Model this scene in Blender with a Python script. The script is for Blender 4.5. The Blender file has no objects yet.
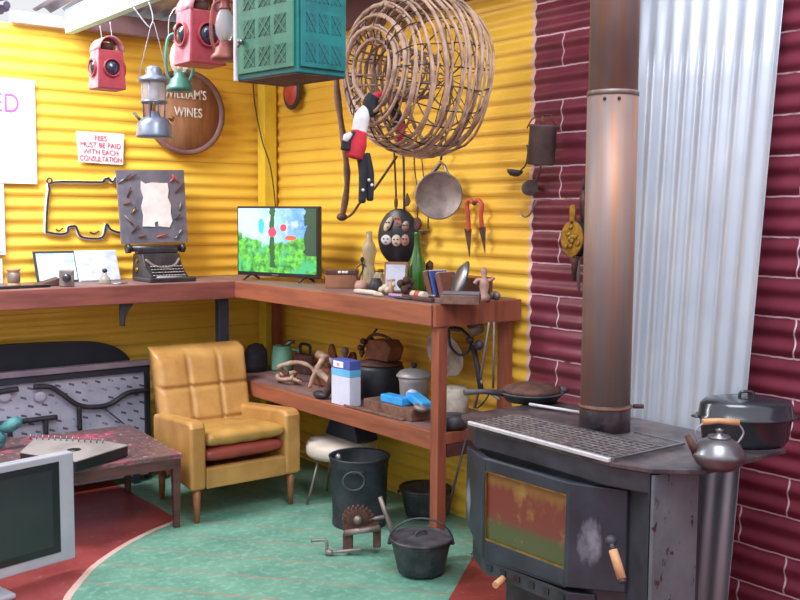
import bpy, bmesh, math, random
from mathutils import Vector, Matrix
random.seed(7)
sc = bpy.context.scene
COL = sc.collection
PI = math.pi

# ------------------------------------------------------------------ camera
f = 988.16; th = .0879; ro = .0069; ya = .909
CAM = Vector((-3.1739, -5.4035, 1.5))
Fv = Vector((math.cos(ya)*math.cos(th), math.sin(ya)*math.cos(th), -math.sin(th)))
Rv = Vector((math.sin(ya), -math.cos(ya), 0))
Uv = Rv.cross(Fv)
R2 = Rv*math.cos(ro)+Uv*math.sin(ro); U2 = R2.cross(Fv)
def un(px, py, x=None, y=None, z=None, d=None):
    """point of the room (on a wall, shelf or floor plane) seen in this direction"""
    r = Fv+R2*((px-400)/f)-U2*((py-300)/f)
    if x is not None: t = (x-CAM.x)/r.x
    elif y is not None: t = (y-CAM.y)/r.y
    elif z is not None: t = (z-CAM.z)/r.z
    else: t = d
    return CAM+r*t
cd = bpy.data.cameras.new('camera'); cam = bpy.data.objects.new('camera', cd); COL.objects.link(cam)
cd.sensor_width = 36; cd.lens = 36*f/800; cd.clip_start = .05
m = Matrix((( R2.x, U2.x, -Fv.x, CAM.x), (R2.y, U2.y, -Fv.y, CAM.y), (R2.z, U2.z, -Fv.z, CAM.z), (0,0,0,1)))
cam.matrix_world = m
sc.camera = cam

# ------------------------------------------------------------------ materials
def lin(c):
    return tuple(((v/12.92) if v <= .04045 else ((v+.055)/1.055)**2.4) for v in c)+(1,)
def hexc(h):
    return lin(tuple(int(h[i:i+2], 16)/255 for i in (0, 2, 4)))
class NT:
    def __init__(s, name):
        s.m = bpy.data.materials.new(name); s.m.use_nodes = True
        s.t = s.m.node_tree; s.b = s.t.nodes['Principled BSDF']
    def n(s, typ, **k):
        nd = s.t.nodes.new(typ)
        for a, v in k.items(): setattr(nd, a, v)
        return nd
    def l(s, a, b): s.t.links.new(a, b)
    def val(s, v, sock):
        if isinstance(v, (int, float)): sock.default_value = v
        else: s.l(v, sock)
    def math(s, op, a, b=0.0, c=None):
        nd = s.n('ShaderNodeMath', operation=op)
        s.val(a, nd.inputs[0]); s.val(b, nd.inputs[1])
        if c is not None: s.val(c, nd.inputs[2])
        return nd.outputs[0]
    def mix(s, fac, a, b):
        nd = s.n('ShaderNodeMix', data_type='RGBA')
        s.val(fac, nd.inputs[0])
        for v, i in ((a, 6), (b, 7)):
            if isinstance(v, tuple): nd.inputs[i].default_value = v
            else: s.l(v, nd.inputs[i])
        return nd.outputs[2]
    def noise(s, vec, scale, detail=4, rough=.6):
        nd = s.n('ShaderNodeTexNoise'); nd.inputs['Scale'].default_value = scale
        nd.inputs['Detail'].default_value = detail; nd.inputs['Roughness'].default_value = rough
        s.l(vec, nd.inputs['Vector']); return nd.outputs['Fac']
    def ramp(s, fac, lo, hi):
        nd = s.n('ShaderNodeMapRange'); nd.inputs[1].default_value = lo; nd.inputs[2].default_value = hi
        s.l(fac, nd.inputs[0]); return nd.outputs[0]
    def coords(s, stretch=(1, 1, 1)):
        tc = s.n('ShaderNodeTexCoord'); mp = s.n('ShaderNodeMapping'); mp.inputs['Scale'].default_value = stretch
        s.l(tc.outputs['Object'], mp.inputs[0]); return mp.outputs[0]
    def bump(s, h, st, dist=.01):
        nd = s.n('ShaderNodeBump'); nd.inputs['Strength'].default_value = st; nd.inputs['Distance'].default_value = dist
        s.l(h, nd.inputs['Height']); s.l(nd.outputs[0], s.b.inputs['Normal'])
    def base(s, c):
        if isinstance(c, tuple): s.b.inputs['Base Color'].default_value = c
        else: s.l(c, s.b.inputs['Base Color'])
def pm(name, c1, c2=None, scale=12, rough=.6, metal=0, bump=.15, lo=.4, hi=.65, stretch=(1,1,1), spec=.5, coat=0, alpha=1, trans=0):
    t = NT(name)
    a = hexc(c1); b = hexc(c2) if c2 else a
    v = t.coords(stretch); nz = t.noise(v, scale)
    t.base(t.mix(t.ramp(nz, lo, hi), a, b))
    t.b.inputs['Roughness'].default_value = rough; t.b.inputs['Metallic'].default_value = metal
    t.b.inputs['Specular IOR Level'].default_value = spec
    t.b.inputs['Coat Weight'].default_value = coat
    t.b.inputs['Transmission Weight'].default_value = trans
    t.b.inputs['Alpha'].default_value = alpha
    if bump: t.bump(t.noise(v, scale*3), bump, .004)
    return t.m

M = {}
M['black_iron'] = pm('black_iron', '2b2a30', '46424a', 9, .55, .3, .2)
M['cast_iron'] = pm('cast_iron', '33333a', '58545c', 14, .6, .3, .3)
M['stove_black'] = pm('stove_black', '24252b', '3b3d46', 5, .42, .2, .05)
M['stove_top'] = pm('stove_top', '3a343a', '6b5a5c', 9, .4, .35, .15)
M['rust'] = pm('rust', '6a3f30', '8a5038', 18, .8, .3, .4)
M['dark_rust'] = pm('dark_rust', '4a332e', '6d4638', 18, .8, .3, .4)
M['steel'] = pm('steel', '9a9ca4', '6e6c74', 10, .35, .9, .1)
M['grate_wire'] = pm('grate_wire', 'a8a0a2', '7c7274', 30, .4, .5, 0)
M['aluminium'] = pm('aluminium', 'b4b0b4', '94908f', 8, .4, .25, .05)
M['chrome'] = pm('chrome', 'eeeef6', 'd8d8e4', 30, .25, .5, 0)
M['dull_steel'] = pm('dull_steel', '94857f', '72625e', 12, .5, .5, .2)
M['old_tin'] = pm('old_tin', '63504e', '4c3e40', 10, .6, .3, .2)
M['wire'] = pm('wire', 'a8a6ac', None, 5, .4, .7, 0)
M['black_wire'] = pm('black_wire', '2a2426', None, 5, .6, .1, 0)
M['bench_wood'] = pm('bench_wood', '965038', '74392a', 3, .5, 0, .1, stretch=(6, 6, .8))
M['bench_wood_y'] = pm('bench_wood_along', '98543a', '7a4230', 3, .5, 0, .1, stretch=(8, 1, 8))
M['bench_wood_x'] = pm('shelf_wood_along', '8e4c44', '713a36', 3, .5, 0, .1, stretch=(1, 8, 8))
M['bench_top'] = pm('bench_top', '6f5250', '8a6762', 4, .5, 0, .15, stretch=(3, 1, 3))
M['dark_wood'] = pm('dark_wood', '5a3430', '432624', 5, .5, 0, .15, stretch=(1, 1, 4))
M['old_wood'] = pm('old_wood', '7a5648', '56392f', 7, .7, 0, .3, stretch=(1, 4, 4))
M['box_wood'] = pm('box_wood', 'a06a4c', '7f4f38', 6, .6, 0, .2)
M['vine'] = pm('vine', 'c09c86', '8a6a5a', 16, .75, 0, .5)
M['vine_dark'] = pm('vine_dark', '8d6f62', '5f4a44', 16, .8, 0, .5)
M['leather'] = pm('leather', 'c4904e', 'aa783c', 5, .42, 0, .12, coat=.15)
M['seat_leather'] = pm('seat_leather', 'c09048', 'a67838', 5, .35, 0, .12, coat=.25)
M['red_leather'] = pm('red_leather', 'a84a3e', '8e3c34', 6, .4, 0, .1)
M['chair_leg'] = pm('chair_leg', '9c6038', '7c4a2c', 6, .4, 0, .1)
M['white_vinyl'] = pm('white_vinyl', 'dccdc2', 'c4b4a6', 5, .5, 0, .05)
M['yellow_paint'] = pm('yellow_paint', 'f2cf3e', 'e0b830', 5, .45, 0, .05)
M['teal_paint'] = pm('teal_paint', '9ad0d4', 'b4e0e2', 5, .5, 0, .05)
M['purple_paint'] = pm('purple_paint', '6b4a55', '543a44', 5, .6, 0, .05)
M['roof_beam'] = pm('roof_beam', '8a6a70', '75555c', 5, .6, 0, .1)
M['galv'] = pm('galvanised', 'c6ccd8', 'aab2c2', 2.2, .38, .45, .03, stretch=(1, 1, .5))
M['overlit_beam'] = pm('overlit_beam', 'd0b8d0', 'c0a4c0', 5, .5, 0, .05)  # pale lilac carries the overexposure in its colour
M['roof_iron'] = pm('roof_iron', 'b2aeb4', '8c868e', 3, .5, .4, .05)
M['lamp_red'] = pm('lamp_red', 'b8404c', '94303a', 22, .45, .1, .2, .5, .75)
M['lamp_side'] = pm('lamp_side', 'd090a0', 'b86474', 22, .45, .1, .2)
M['lens'] = pm('lens', '1c1e2c', '2c3048', 4, .12, 0, 0, spec=.8)
M['lamp_blue'] = pm('lamp_blue', '8a93a8', '717a90', 12, .35, .5, .1)
M['lamp_green'] = pm('lamp_green', '4a8270', '3a6c5e', 12, .4, .2, .1)
M['lamp_rust'] = pm('lamp_rust', '9c5248', '844038', 12, .5, .2, .2)
M['glass'] = pm('lamp_glass', 'dfe6ea', None, 4, .15, 0, 0, alpha=.4)
M['safe_green'] = pm('safe_green', '42846c', '336c58', 12, .5, .1, .2, .45, .7)
M['safe_teal'] = pm('safe_teal', '0c6e6e', '085658', 12, .45, .1, .2, .45, .7)
M['safe_dark'] = pm('safe_dark', '2a5a4c', '3c6a58', 25, .7, 0, .2)
M['safe_teal_dark'] = pm('safe_teal_dark', '0c5458', '0f6266', 25, .7, 0, .2)
M['barrel_wood'] = pm('barrel_wood', 'b07c5a', '946448', 4, .6, 0, .15, stretch=(6, 1, 1))
M['barrel_rim'] = pm('barrel_rim', '86605c', '6c4a48', 6, .6, 0, .2)
M['white_sign'] = pm('white_sign', 'f0f0f4', 'e8e8ee', 3, .5, 0, 0)
M['pink_letters'] = pm('pink_letters', 'd850a4', None, 3, .5, 0, 0)
M['red_letters'] = pm('red_letters', 'c8405c', None, 3, .5, 0, 0)
M['cream_letters'] = pm('cream_letters', 'ece0d8', None, 3, .5, 0, 0)
M['black_plastic'] = pm('black_plastic', '17161c', '201e26', 4, .35, 0, 0)
M['silver_plastic'] = pm('silver_plastic', 'b8b8c4', 'aaaab8', 4, .35, .2, 0)
M['lcd'] = pm('lcd_glass', '22262a', '2a2e32', 2, .22, 0, 0, spec=.6)
M['slate'] = pm('slate', '5d5c6c', '74707e', 10, .5, .2, .3)
M['paper'] = pm('crumpled_paper', 'e8e0de', 'd4c8c8', 10, .8, 0, .4)
M['typewriter'] = pm('typewriter_black', '2a262c', '3c363c', 12, .35, .2, .2)
M['keys'] = pm('typewriter_keys', 'a8a0a0', '888080', 12, .35, .2, .1)
M['white_frame'] = pm('white_frame', 'dcdce2', None, 4, .4, 0, 0)
M['picture_blue'] = pm('picture_blue', 'c4d8e4', '86a2b8', 9, .3, 0, 0, .45, .7, stretch=(1, 1, 2.5))
M['picture_grey'] = pm('picture_grey', 'c8cede', '9098b4', 9, .3, 0, 0, .45, .7, stretch=(1, 1, 2))
M['picture_white'] = pm('picture_white', 'dfe6ee', 'a8bcd6', 9, .3, 0, 0, .5, .7)
M['green_glass'] = pm('green_glass', '2f6a24', '244e1e', 4, .12, 0, 0, spec=.8)
M['clear_glass'] = pm('clear_glass', 'b0a894', '8c8478', 6, .2, 0, 0, alpha=.6)
M['brass'] = pm('brass', 'b08a3c', '86642a', 22, .35, .8, .5)
M['copper'] = None
M['jug_green'] = pm('jug_green', '8ed0b4', '7abca0', 8, .35, 0, .05)
M['carton_white'] = pm('carton_white', 'd8d8ee', 'c8c8e0', 4, .5, 0, 0)
M['carton_blue'] = pm('carton_blue', '4a58b0', '3c4898', 6, .5, 0, 0)
M['carton_cyan'] = pm('carton_cyan', '5ab0e0', '80c4ec', 6, .5, 0, 0)
M['bright_blue'] = pm('bright_blue', '2f9ae8', '4aaef0', 6, .4, 0, 0)
M['red_paint'] = pm('red_paint', 'c84838', 'a83c30', 12, .45, 0, .1)
M['red_cloth'] = pm('red_cloth', 'd02c3c', 'b82434', 20, .9, 0, .3)
M['white_cloth'] = pm('white_cloth', 'ece8ea', 'd4d0d4', 20, .9, 0, .3)
M['black_cloth'] = pm('black_cloth', '1e1c24', '2a2830', 20, .9, 0, .3)
M['black_enamel'] = pm('black_enamel', '20222a', '30343c', 10, .18, 0, .03, .5, .8, spec=.7)
M['kettle_metal'] = pm('kettle_metal', '7c7c82', '5c5458', 6, .28, .75, .1)
M['bucket_metal'] = pm('bucket_metal', '262930', '383c46', 8, .5, .3, .1)
M['panel_white'] = pm('panel_white', 'bcbcd2', 'a8a8c2', 5, .5, .1, .05)
M['slot_dark'] = pm('slot_dark', '4c4858', None, 4, .8, 0, 0)
M['rail_grey'] = pm('rail_grey', '9a8c9a', '84768a', 5, .5, .1, .1)
M['dark_navy'] = pm('dark_navy', '1f2330', '2a2e3c', 3, .6, 0, .05)
M['zither_grey'] = pm('zither_grey', '98908e', '7c7472', 6, .6, 0, .1)
M['teal_cloth'] = pm('teal_cloth', '2f6a70', '4c8a8c', 20, .6, 0, .3)
M['bone'] = pm('bone', 'd8c8b0', 'b8a48c', 16, .6, 0, .2)
M['pinkish'] = pm('pink_ceramic', 'b4887c', '8c6258', 14, .5, 0, .2)
M['enamel_cream'] = pm('enamel_cream', 'c0b4a8', '8a7868', 10, .45, .1, .2)
M['book_blue'] = pm('book_blue', '2c4a9a', None, 4, .5, 0, 0)
M['book_brown'] = pm('book_brown', '7a4838', '5c3830', 8, .6, 0, .1)
M['lilac'] = pm('lilac_plastic', 'b088c0', None, 4, .4, 0, 0)
M['cork'] = pm('cork', 'c8986c', 'a87850', 20, .8, 0, .2)
M['flower_white'] = pm('white_flower', 'f0ece8', None, 4, .7, 0, 0)
M['hearth'] = None
M['handle_wood'] = pm('handle_wood', 'd29a70', 'b47c54', 12, .5, 0, .1)
M['leaf'] = pm('foliage_purple', '7a6688', '5c6a5c', 12, .8, 0, .2)

# copper/steel flue with heat stains
t = NT('flue_copper'); v = t.coords((7, 7, .35)); nz = t.noise(v, 2.2, 5)
v2 = t.coords((1, 1, .6)); n2 = t.noise(v2, 3, 3)
c = t.mix(t.ramp(nz, .42, .62), hexc('8d7d7a'), hexc('9c6a4e')); c = t.mix(t.ramp(n2, .5, .75), c, hexc('6a6066'))
t.base(c); t.b.inputs['Metallic'].default_value = .35; t.b.inputs['Roughness'].default_value = .5; M['copper'] = t.m
# glazed stove window: rusty ochre top, brick red centre, green foot, streaked
t = NT('stove_window'); tc = t.coords(); sx = t.n('ShaderNodeSeparateXYZ'); t.l(tc, sx.inputs[0]); z = sx.outputs[2]
nz = t.noise(t.coords((1, 6, 1.2)), 6, 6); n3 = t.noise(t.coords((1, 1, 1)), 12, 5)
zz = t.math('ADD', z, t.math('MULTIPLY', t.math('SUBTRACT', nz, .5), .10))
c = t.mix(t.ramp(zz, .555, .585), hexc('6c3228'), hexc('7c5828'))
c = t.mix(t.ramp(t.math('ADD', z, t.math('MULTIPLY', t.math('SUBTRACT', nz, .5), .02)), .462, .432), c, hexc('48502e'))
c = t.mix(t.ramp(n3, .55, .8), c, hexc('9a7a3a'))
t.base(c); t.b.inputs['Roughness'].default_value = .3; M['stove_window'] = t.m
# scuffed door metal: pale rubbed patches beside the window
t = NT('stove_door_metal'); tc = t.coords(); sx = t.n('ShaderNodeSeparateXYZ'); t.l(tc, sx.inputs[0])
def patch(cy, cz, ry, rz):
    a = t.math('DIVIDE', t.math('SUBTRACT', sx.outputs[1], cy), ry); b = t.math('DIVIDE', t.math('SUBTRACT', sx.outputs[2], cz), rz)
    r = t.math('ADD', t.math('MULTIPLY', a, a), t.math('MULTIPLY', b, b))
    return t.ramp(t.math('ADD', r, t.math('MULTIPLY', t.noise(t.coords((1, 1, .35)), 38, 5, .7), 2.4)), 2.05, 1.0)
p = t.math('MAXIMUM', patch(-.235, .475, .040, .085), patch(.365, .47, .03, .085))
nz = t.noise(tc, 6)
t.base(t.mix(t.math('MULTIPLY', p, .6), t.mix(t.ramp(nz, .4, .7), hexc('262a33'), hexc('363c48')), hexc('a8acbc')))
t.b.inputs['Roughness'].default_value = .42; t.b.inputs['Metallic'].default_value = .15; M['stove_door'] = t.m
# heat shield with rust pits
t = NT('heat_shield_metal'); tc = t.coords(); nz = t.noise(tc, 5); n2 = t.noise(t.coords((1, 1, .7)), 38, 3); n3 = t.noise(tc, 7)
c = t.mix(t.ramp(nz, .35, .7), hexc('7a828a'), hexc('5a626c'))
sp = t.math('MULTIPLY', t.ramp(n2, .62, .68), t.ramp(n3, .42, .5))
t.base(t.mix(sp, c, hexc('45302a'))); t.b.inputs['Metallic'].default_value = .4; t.b.inputs['Roughness'].default_value = .45; M['shield'] = t.m
t = NT('slotted_panel_metal'); tc = t.coords(); sx = t.n('ShaderNodeSeparateXYZ'); t.l(tc, sx.inputs[0])
zr = t.math('DIVIDE', t.math('ADD', sx.outputs[2], 1.0), .047); rw = t.math('FLOOR', zr); vv = t.math('FRACT', zr)
uu = t.math('FRACT', t.math('DIVIDE', t.math('ADD', t.math('ADD', sx.outputs[0], 10.0), t.math('MULTIPLY', t.math('MODULO', rw, 2.0), .036)), .072))
vs_ = t.math('ADD', vv, t.math('MULTIPLY', t.math('SUBTRACT', uu, .5), .5))
sl = t.math('MULTIPLY', t.math('LESS_THAN', t.math('ABSOLUTE', t.math('SUBTRACT', uu, .5)), .21), t.math('LESS_THAN', t.math('ABSOLUTE', t.math('SUBTRACT', vs_, .5)), .13))
sl = t.math('MULTIPLY', sl, t.ramp(t.noise(t.coords((1, 1, 1)), 7), .40, .46))
t.base(t.mix(sl, t.mix(t.ramp(t.noise(tc, 8), .4, .6), hexc('c4c4da'), hexc('b0b0c8')), hexc('5c5868'))); t.b.inputs['Roughness'].default_value = .5; M['panel_slots'] = t.m
# table top splashed with pink paint
t = NT('splashed_table_top'); tc = t.coords(); nz = t.noise(tc, 4, 6, .7); n2 = t.noise(tc, 28, 5, .7)
c = t.mix(t.ramp(n2, .5, .6), hexc('5f4646'), hexc('7a5a5c')); c = t.mix(t.math('MULTIPLY', t.ramp(nz, .5, .6), t.ramp(n2, .42, .55)), c, hexc('c8506c'))
n4 = t.noise(tc, 45, 2); c = t.mix(t.math('MULTIPLY', t.ramp(n4, .66, .7), .8), c, hexc('e8d8d0'))
t.base(c); t.b.inputs['Roughness'].default_value = .35; M['table_top'] = t.m

# yellow walls, right-hand one with the maroon painted brickwork
def yellow(t, tc):
    nz = t.noise(t.coords((1, 1, 1)), 1.6, 5); n2 = t.noise(t.coords((2, 2, 30)), 3, 4)
    c = t.mix(t.ramp(nz, .35, .7), hexc('fccb4a'), hexc('f0b43a'))
    sy = t.n('ShaderNodeSeparateXYZ'); t.l(tc, sy.inputs[0])
    fz = t.math('FRACT', t.math('DIVIDE', t.math('SUBTRACT', sy.outputs[2], 1.139-.07075*30+.052), .07075))
    seam = t.math('MULTIPLY', t.math('LESS_THAN', t.math('ABSOLUTE', t.math('SUBTRACT', fz, .5)), .035), t.ramp(t.noise(t.coords((.6, .6, 14)), 2, 2), .45, .6))
    c = t.mix(t.math('MULTIPLY', seam, .55), c, hexc('8f7a48'))
    return t.mix(t.math('MULTIPLY', t.ramp(n2, .55, .8), .3), c, hexc('c89438'))
t = NT('yellow_corrugated'); t.base(yellow(t, t.coords())); t.b.inputs['Roughness'].default_value = .38; M['wall_y'] = t.m
t = NT('yellow_and_maroon_corrugated'); tc = t.coords(); sx = t.n('ShaderNodeSeparateXYZ'); t.l(tc, sx.inputs[0]); y = sx.outputs[1]; z = sx.outputs[2]
yel = yellow(t, tc); nz = t.noise(tc, 6)
mar = t.mix(t.ramp(nz, .35, .7), hexc('7c3242'), hexc('682838'))
wob = t.math('MULTIPLY', t.math('SUBTRACT', t.noise(tc, 22), .5), .008)
fr = t.math('DIVIDE', t.math('SUBTRACT', t.math('ADD', z, wob), 1.139-.1415*20), .1415)
row = t.math('FLOOR', fr); ph = t.math('FRACT', fr)
hl = t.math('LESS_THAN', t.math('ABSOLUTE', t.math('SUBTRACT', ph, .02)), .022)
odd = t.math('MODULO', row, 2.0)
wz = t.math('MULTIPLY', t.math('SINE', t.math('MULTIPLY', z, 2*PI/.07075)), .004)
yy = t.math('ADD', t.math('MULTIPLY', y, -1.0), t.math('ADD', wz, t.math('MULTIPLY', odd, .186)))
jf = t.math('FRACT', t.math('DIVIDE', t.math('SUBTRACT', yy, 2.435+.186-.372*6), .372))
jl = t.math('LESS_THAN', jf, .017)
msk = t.math('MULTIPLY', t.math('MAXIMUM', hl, jl), t.ramp(t.noise(t.coords((1, 1, 1)), 9), .30, .42))
mar = t.mix(msk, mar, hexc('d8b8c4'))
ed = t.math('ADD', t.math('ADD', y, 2.262), t.math('MULTIPLY', wz, -.5))
c = t.mix(t.math('LESS_THAN', ed, 0.0), yel, mar)
bl = t.math('LESS_THAN', t.math('ABSOLUTE', t.math('SUBTRACT', ed, -.002)), .010)
t.base(t.mix(bl, c, hexc('e6bcb4'))); t.b.inputs['Roughness'].default_value = .28; M['wall_r'] = t.m
# floor: red paint with a green disc ruled by thin red lines and a pale ring
t = NT('painted_floor'); tc = t.coords(); sx = t.n('ShaderNodeSeparateXYZ'); t.l(tc, sx.inputs[0]); x = sx.outputs[0]; y = sx.outputs[1]
nz = t.noise(tc, 5, 6); n2 = t.noise(tc, 30, 4)
red = t.mix(t.ramp(nz, .35, .7), hexc('86302f'), hexc('9c4442')); red = t.mix(t.ramp(n2, .6, .75), red, hexc('b07474'))
grn = t.mix(t.ramp(nz, .35, .7), hexc('558876'), hexc('70a28c')); grn = t.mix(t.math('MULTIPLY', t.ramp(n2, .5, .75), .6), grn, hexc('96c0b0'))
dx = t.math('ADD', x, .6); dy = t.math('ADD', y, 2.45)
r = t.math('SQRT', t.math('ADD', t.math('MULTIPLY', dx, dx), t.math('MULTIPLY', dy, dy)))
r = t.math('ADD', r, t.math('MULTIPLY', t.math('SUBTRACT', t.noise(tc, 3), .5), .03))
u = t.math('FRACT', t.math('DIVIDE', t.math('ADD', t.math('ADD', t.math('MULTIPLY', x, .766), t.math('MULTIPLY', y, .643)), t.math('ADD', 10.56, t.math('MULTIPLY', t.math('SUBTRACT', t.noise(tc, 4), .5), .012))), .21))
ln = t.math('MULTIPLY', t.math('LESS_THAN', u, .055), t.ramp(t.noise(tc, 14), .3, .5))
grn = t.mix(ln, grn, hexc('9a7c6c'))
side = t.math('ADD', t.math('MULTIPLY', t.math('ADD', x, .58), -.604), t.math('MULTIPLY', t.math('ADD', y, 2.47), .797))
ins = t.math('MULTIPLY', t.math('MAXIMUM', t.math('LESS_THAN', r, 1.5), t.math('GREATER_THAN', x, -1.12)), t.math('GREATER_THAN', side, 0.0))
c = t.mix(ins, red, grn)
ring = t.math('MULTIPLY', t.math('LESS_THAN', t.math('ABSOLUTE', t.math('SUBTRACT', r, 1.512)), .014), t.math('LESS_THAN', x, -1.12))
t.base(t.mix(ring, c, hexc('d8b0a4'))); t.b.inputs['Roughness'].default_value = .42; M['floor'] = t.m
# television picture: garden with red flowers under blue sky
t = NT('garden_screen'); tc = t.coords(); sx = t.n('ShaderNodeSeparateXYZ'); t.l(tc, sx.inputs[0]); x = sx.outputs[0]; z = sx.outputs[2]
nz = t.noise(tc, 9, 5); n2 = t.noise(tc, 26, 5)
sky = t.mix(t.ramp(t.math('ADD', x, nz), .35, .75), hexc('a8d0e4'), hexc('2e78dc')); sky = t.mix(t.ramp(nz, .55, .7), sky, hexc('cfe4f0'))
gr = t.mix(t.ramp(n2, .4, .6), hexc('2f6a38'), hexc('62c040')); gr = t.mix(t.ramp(nz, .5, .6), gr, hexc('3fa46c'))
hz = t.math('SUBTRACT', t.math('ADD', z, t.math('MULTIPLY', t.math('SUBTRACT', nz, .5), .30)), t.math('MULTIPLY', t.math('ABSOLUTE', x), .18))
c = t.mix(t.ramp(hz, .165, .185), gr, sky)
tr = t.math('MULTIPLY', t.math('GREATER_THAN', t.math('ADD', x, t.math('MULTIPLY', n2, .14)), .27), t.math('GREATER_THAN', z, .12)); c = t.mix(tr, c, hexc('2a4434'))
tr = t.math('MULTIPLY', t.math('LESS_THAN', t.math('ABSOLUTE', t.math('ADD', x, t.math('MULTIPLY', n2, .06))), .018), t.math('GREATER_THAN', z, .05)); c = t.mix(tr, c, hexc('28502c'))
def spot(cx, cz, rx, rz):
    a = t.math('DIVIDE', t.math('SUBTRACT', x, cx), rx); b = t.math('DIVIDE', t.math('SUBTRACT', z, cz), rz)
    return t.math('LESS_THAN', t.math('ADD', t.math('ADD', t.math('MULTIPLY', a, a), t.math('MULTIPLY', b, b)), t.math('MULTIPLY', n2, 1.1)), 1.3)
for s_, col in ((spot(-.03, .245, .035, .03), 'd83c50'), (spot(.05, .27, .026, .022), 'd83c48'), (spot(.10, .215, .045, .016), 'e8583c'), (spot(-.11, .28, .025, .05), '38a8dc')):
    c = t.mix(s_, c, hexc(col))
t.base(c); t.l(c, t.b.inputs['Emission Color']); t.b.inputs['Emission Strength'].default_value = .55; t.b.inputs['Roughness'].default_value = .3; M['screen'] = t.m

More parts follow.
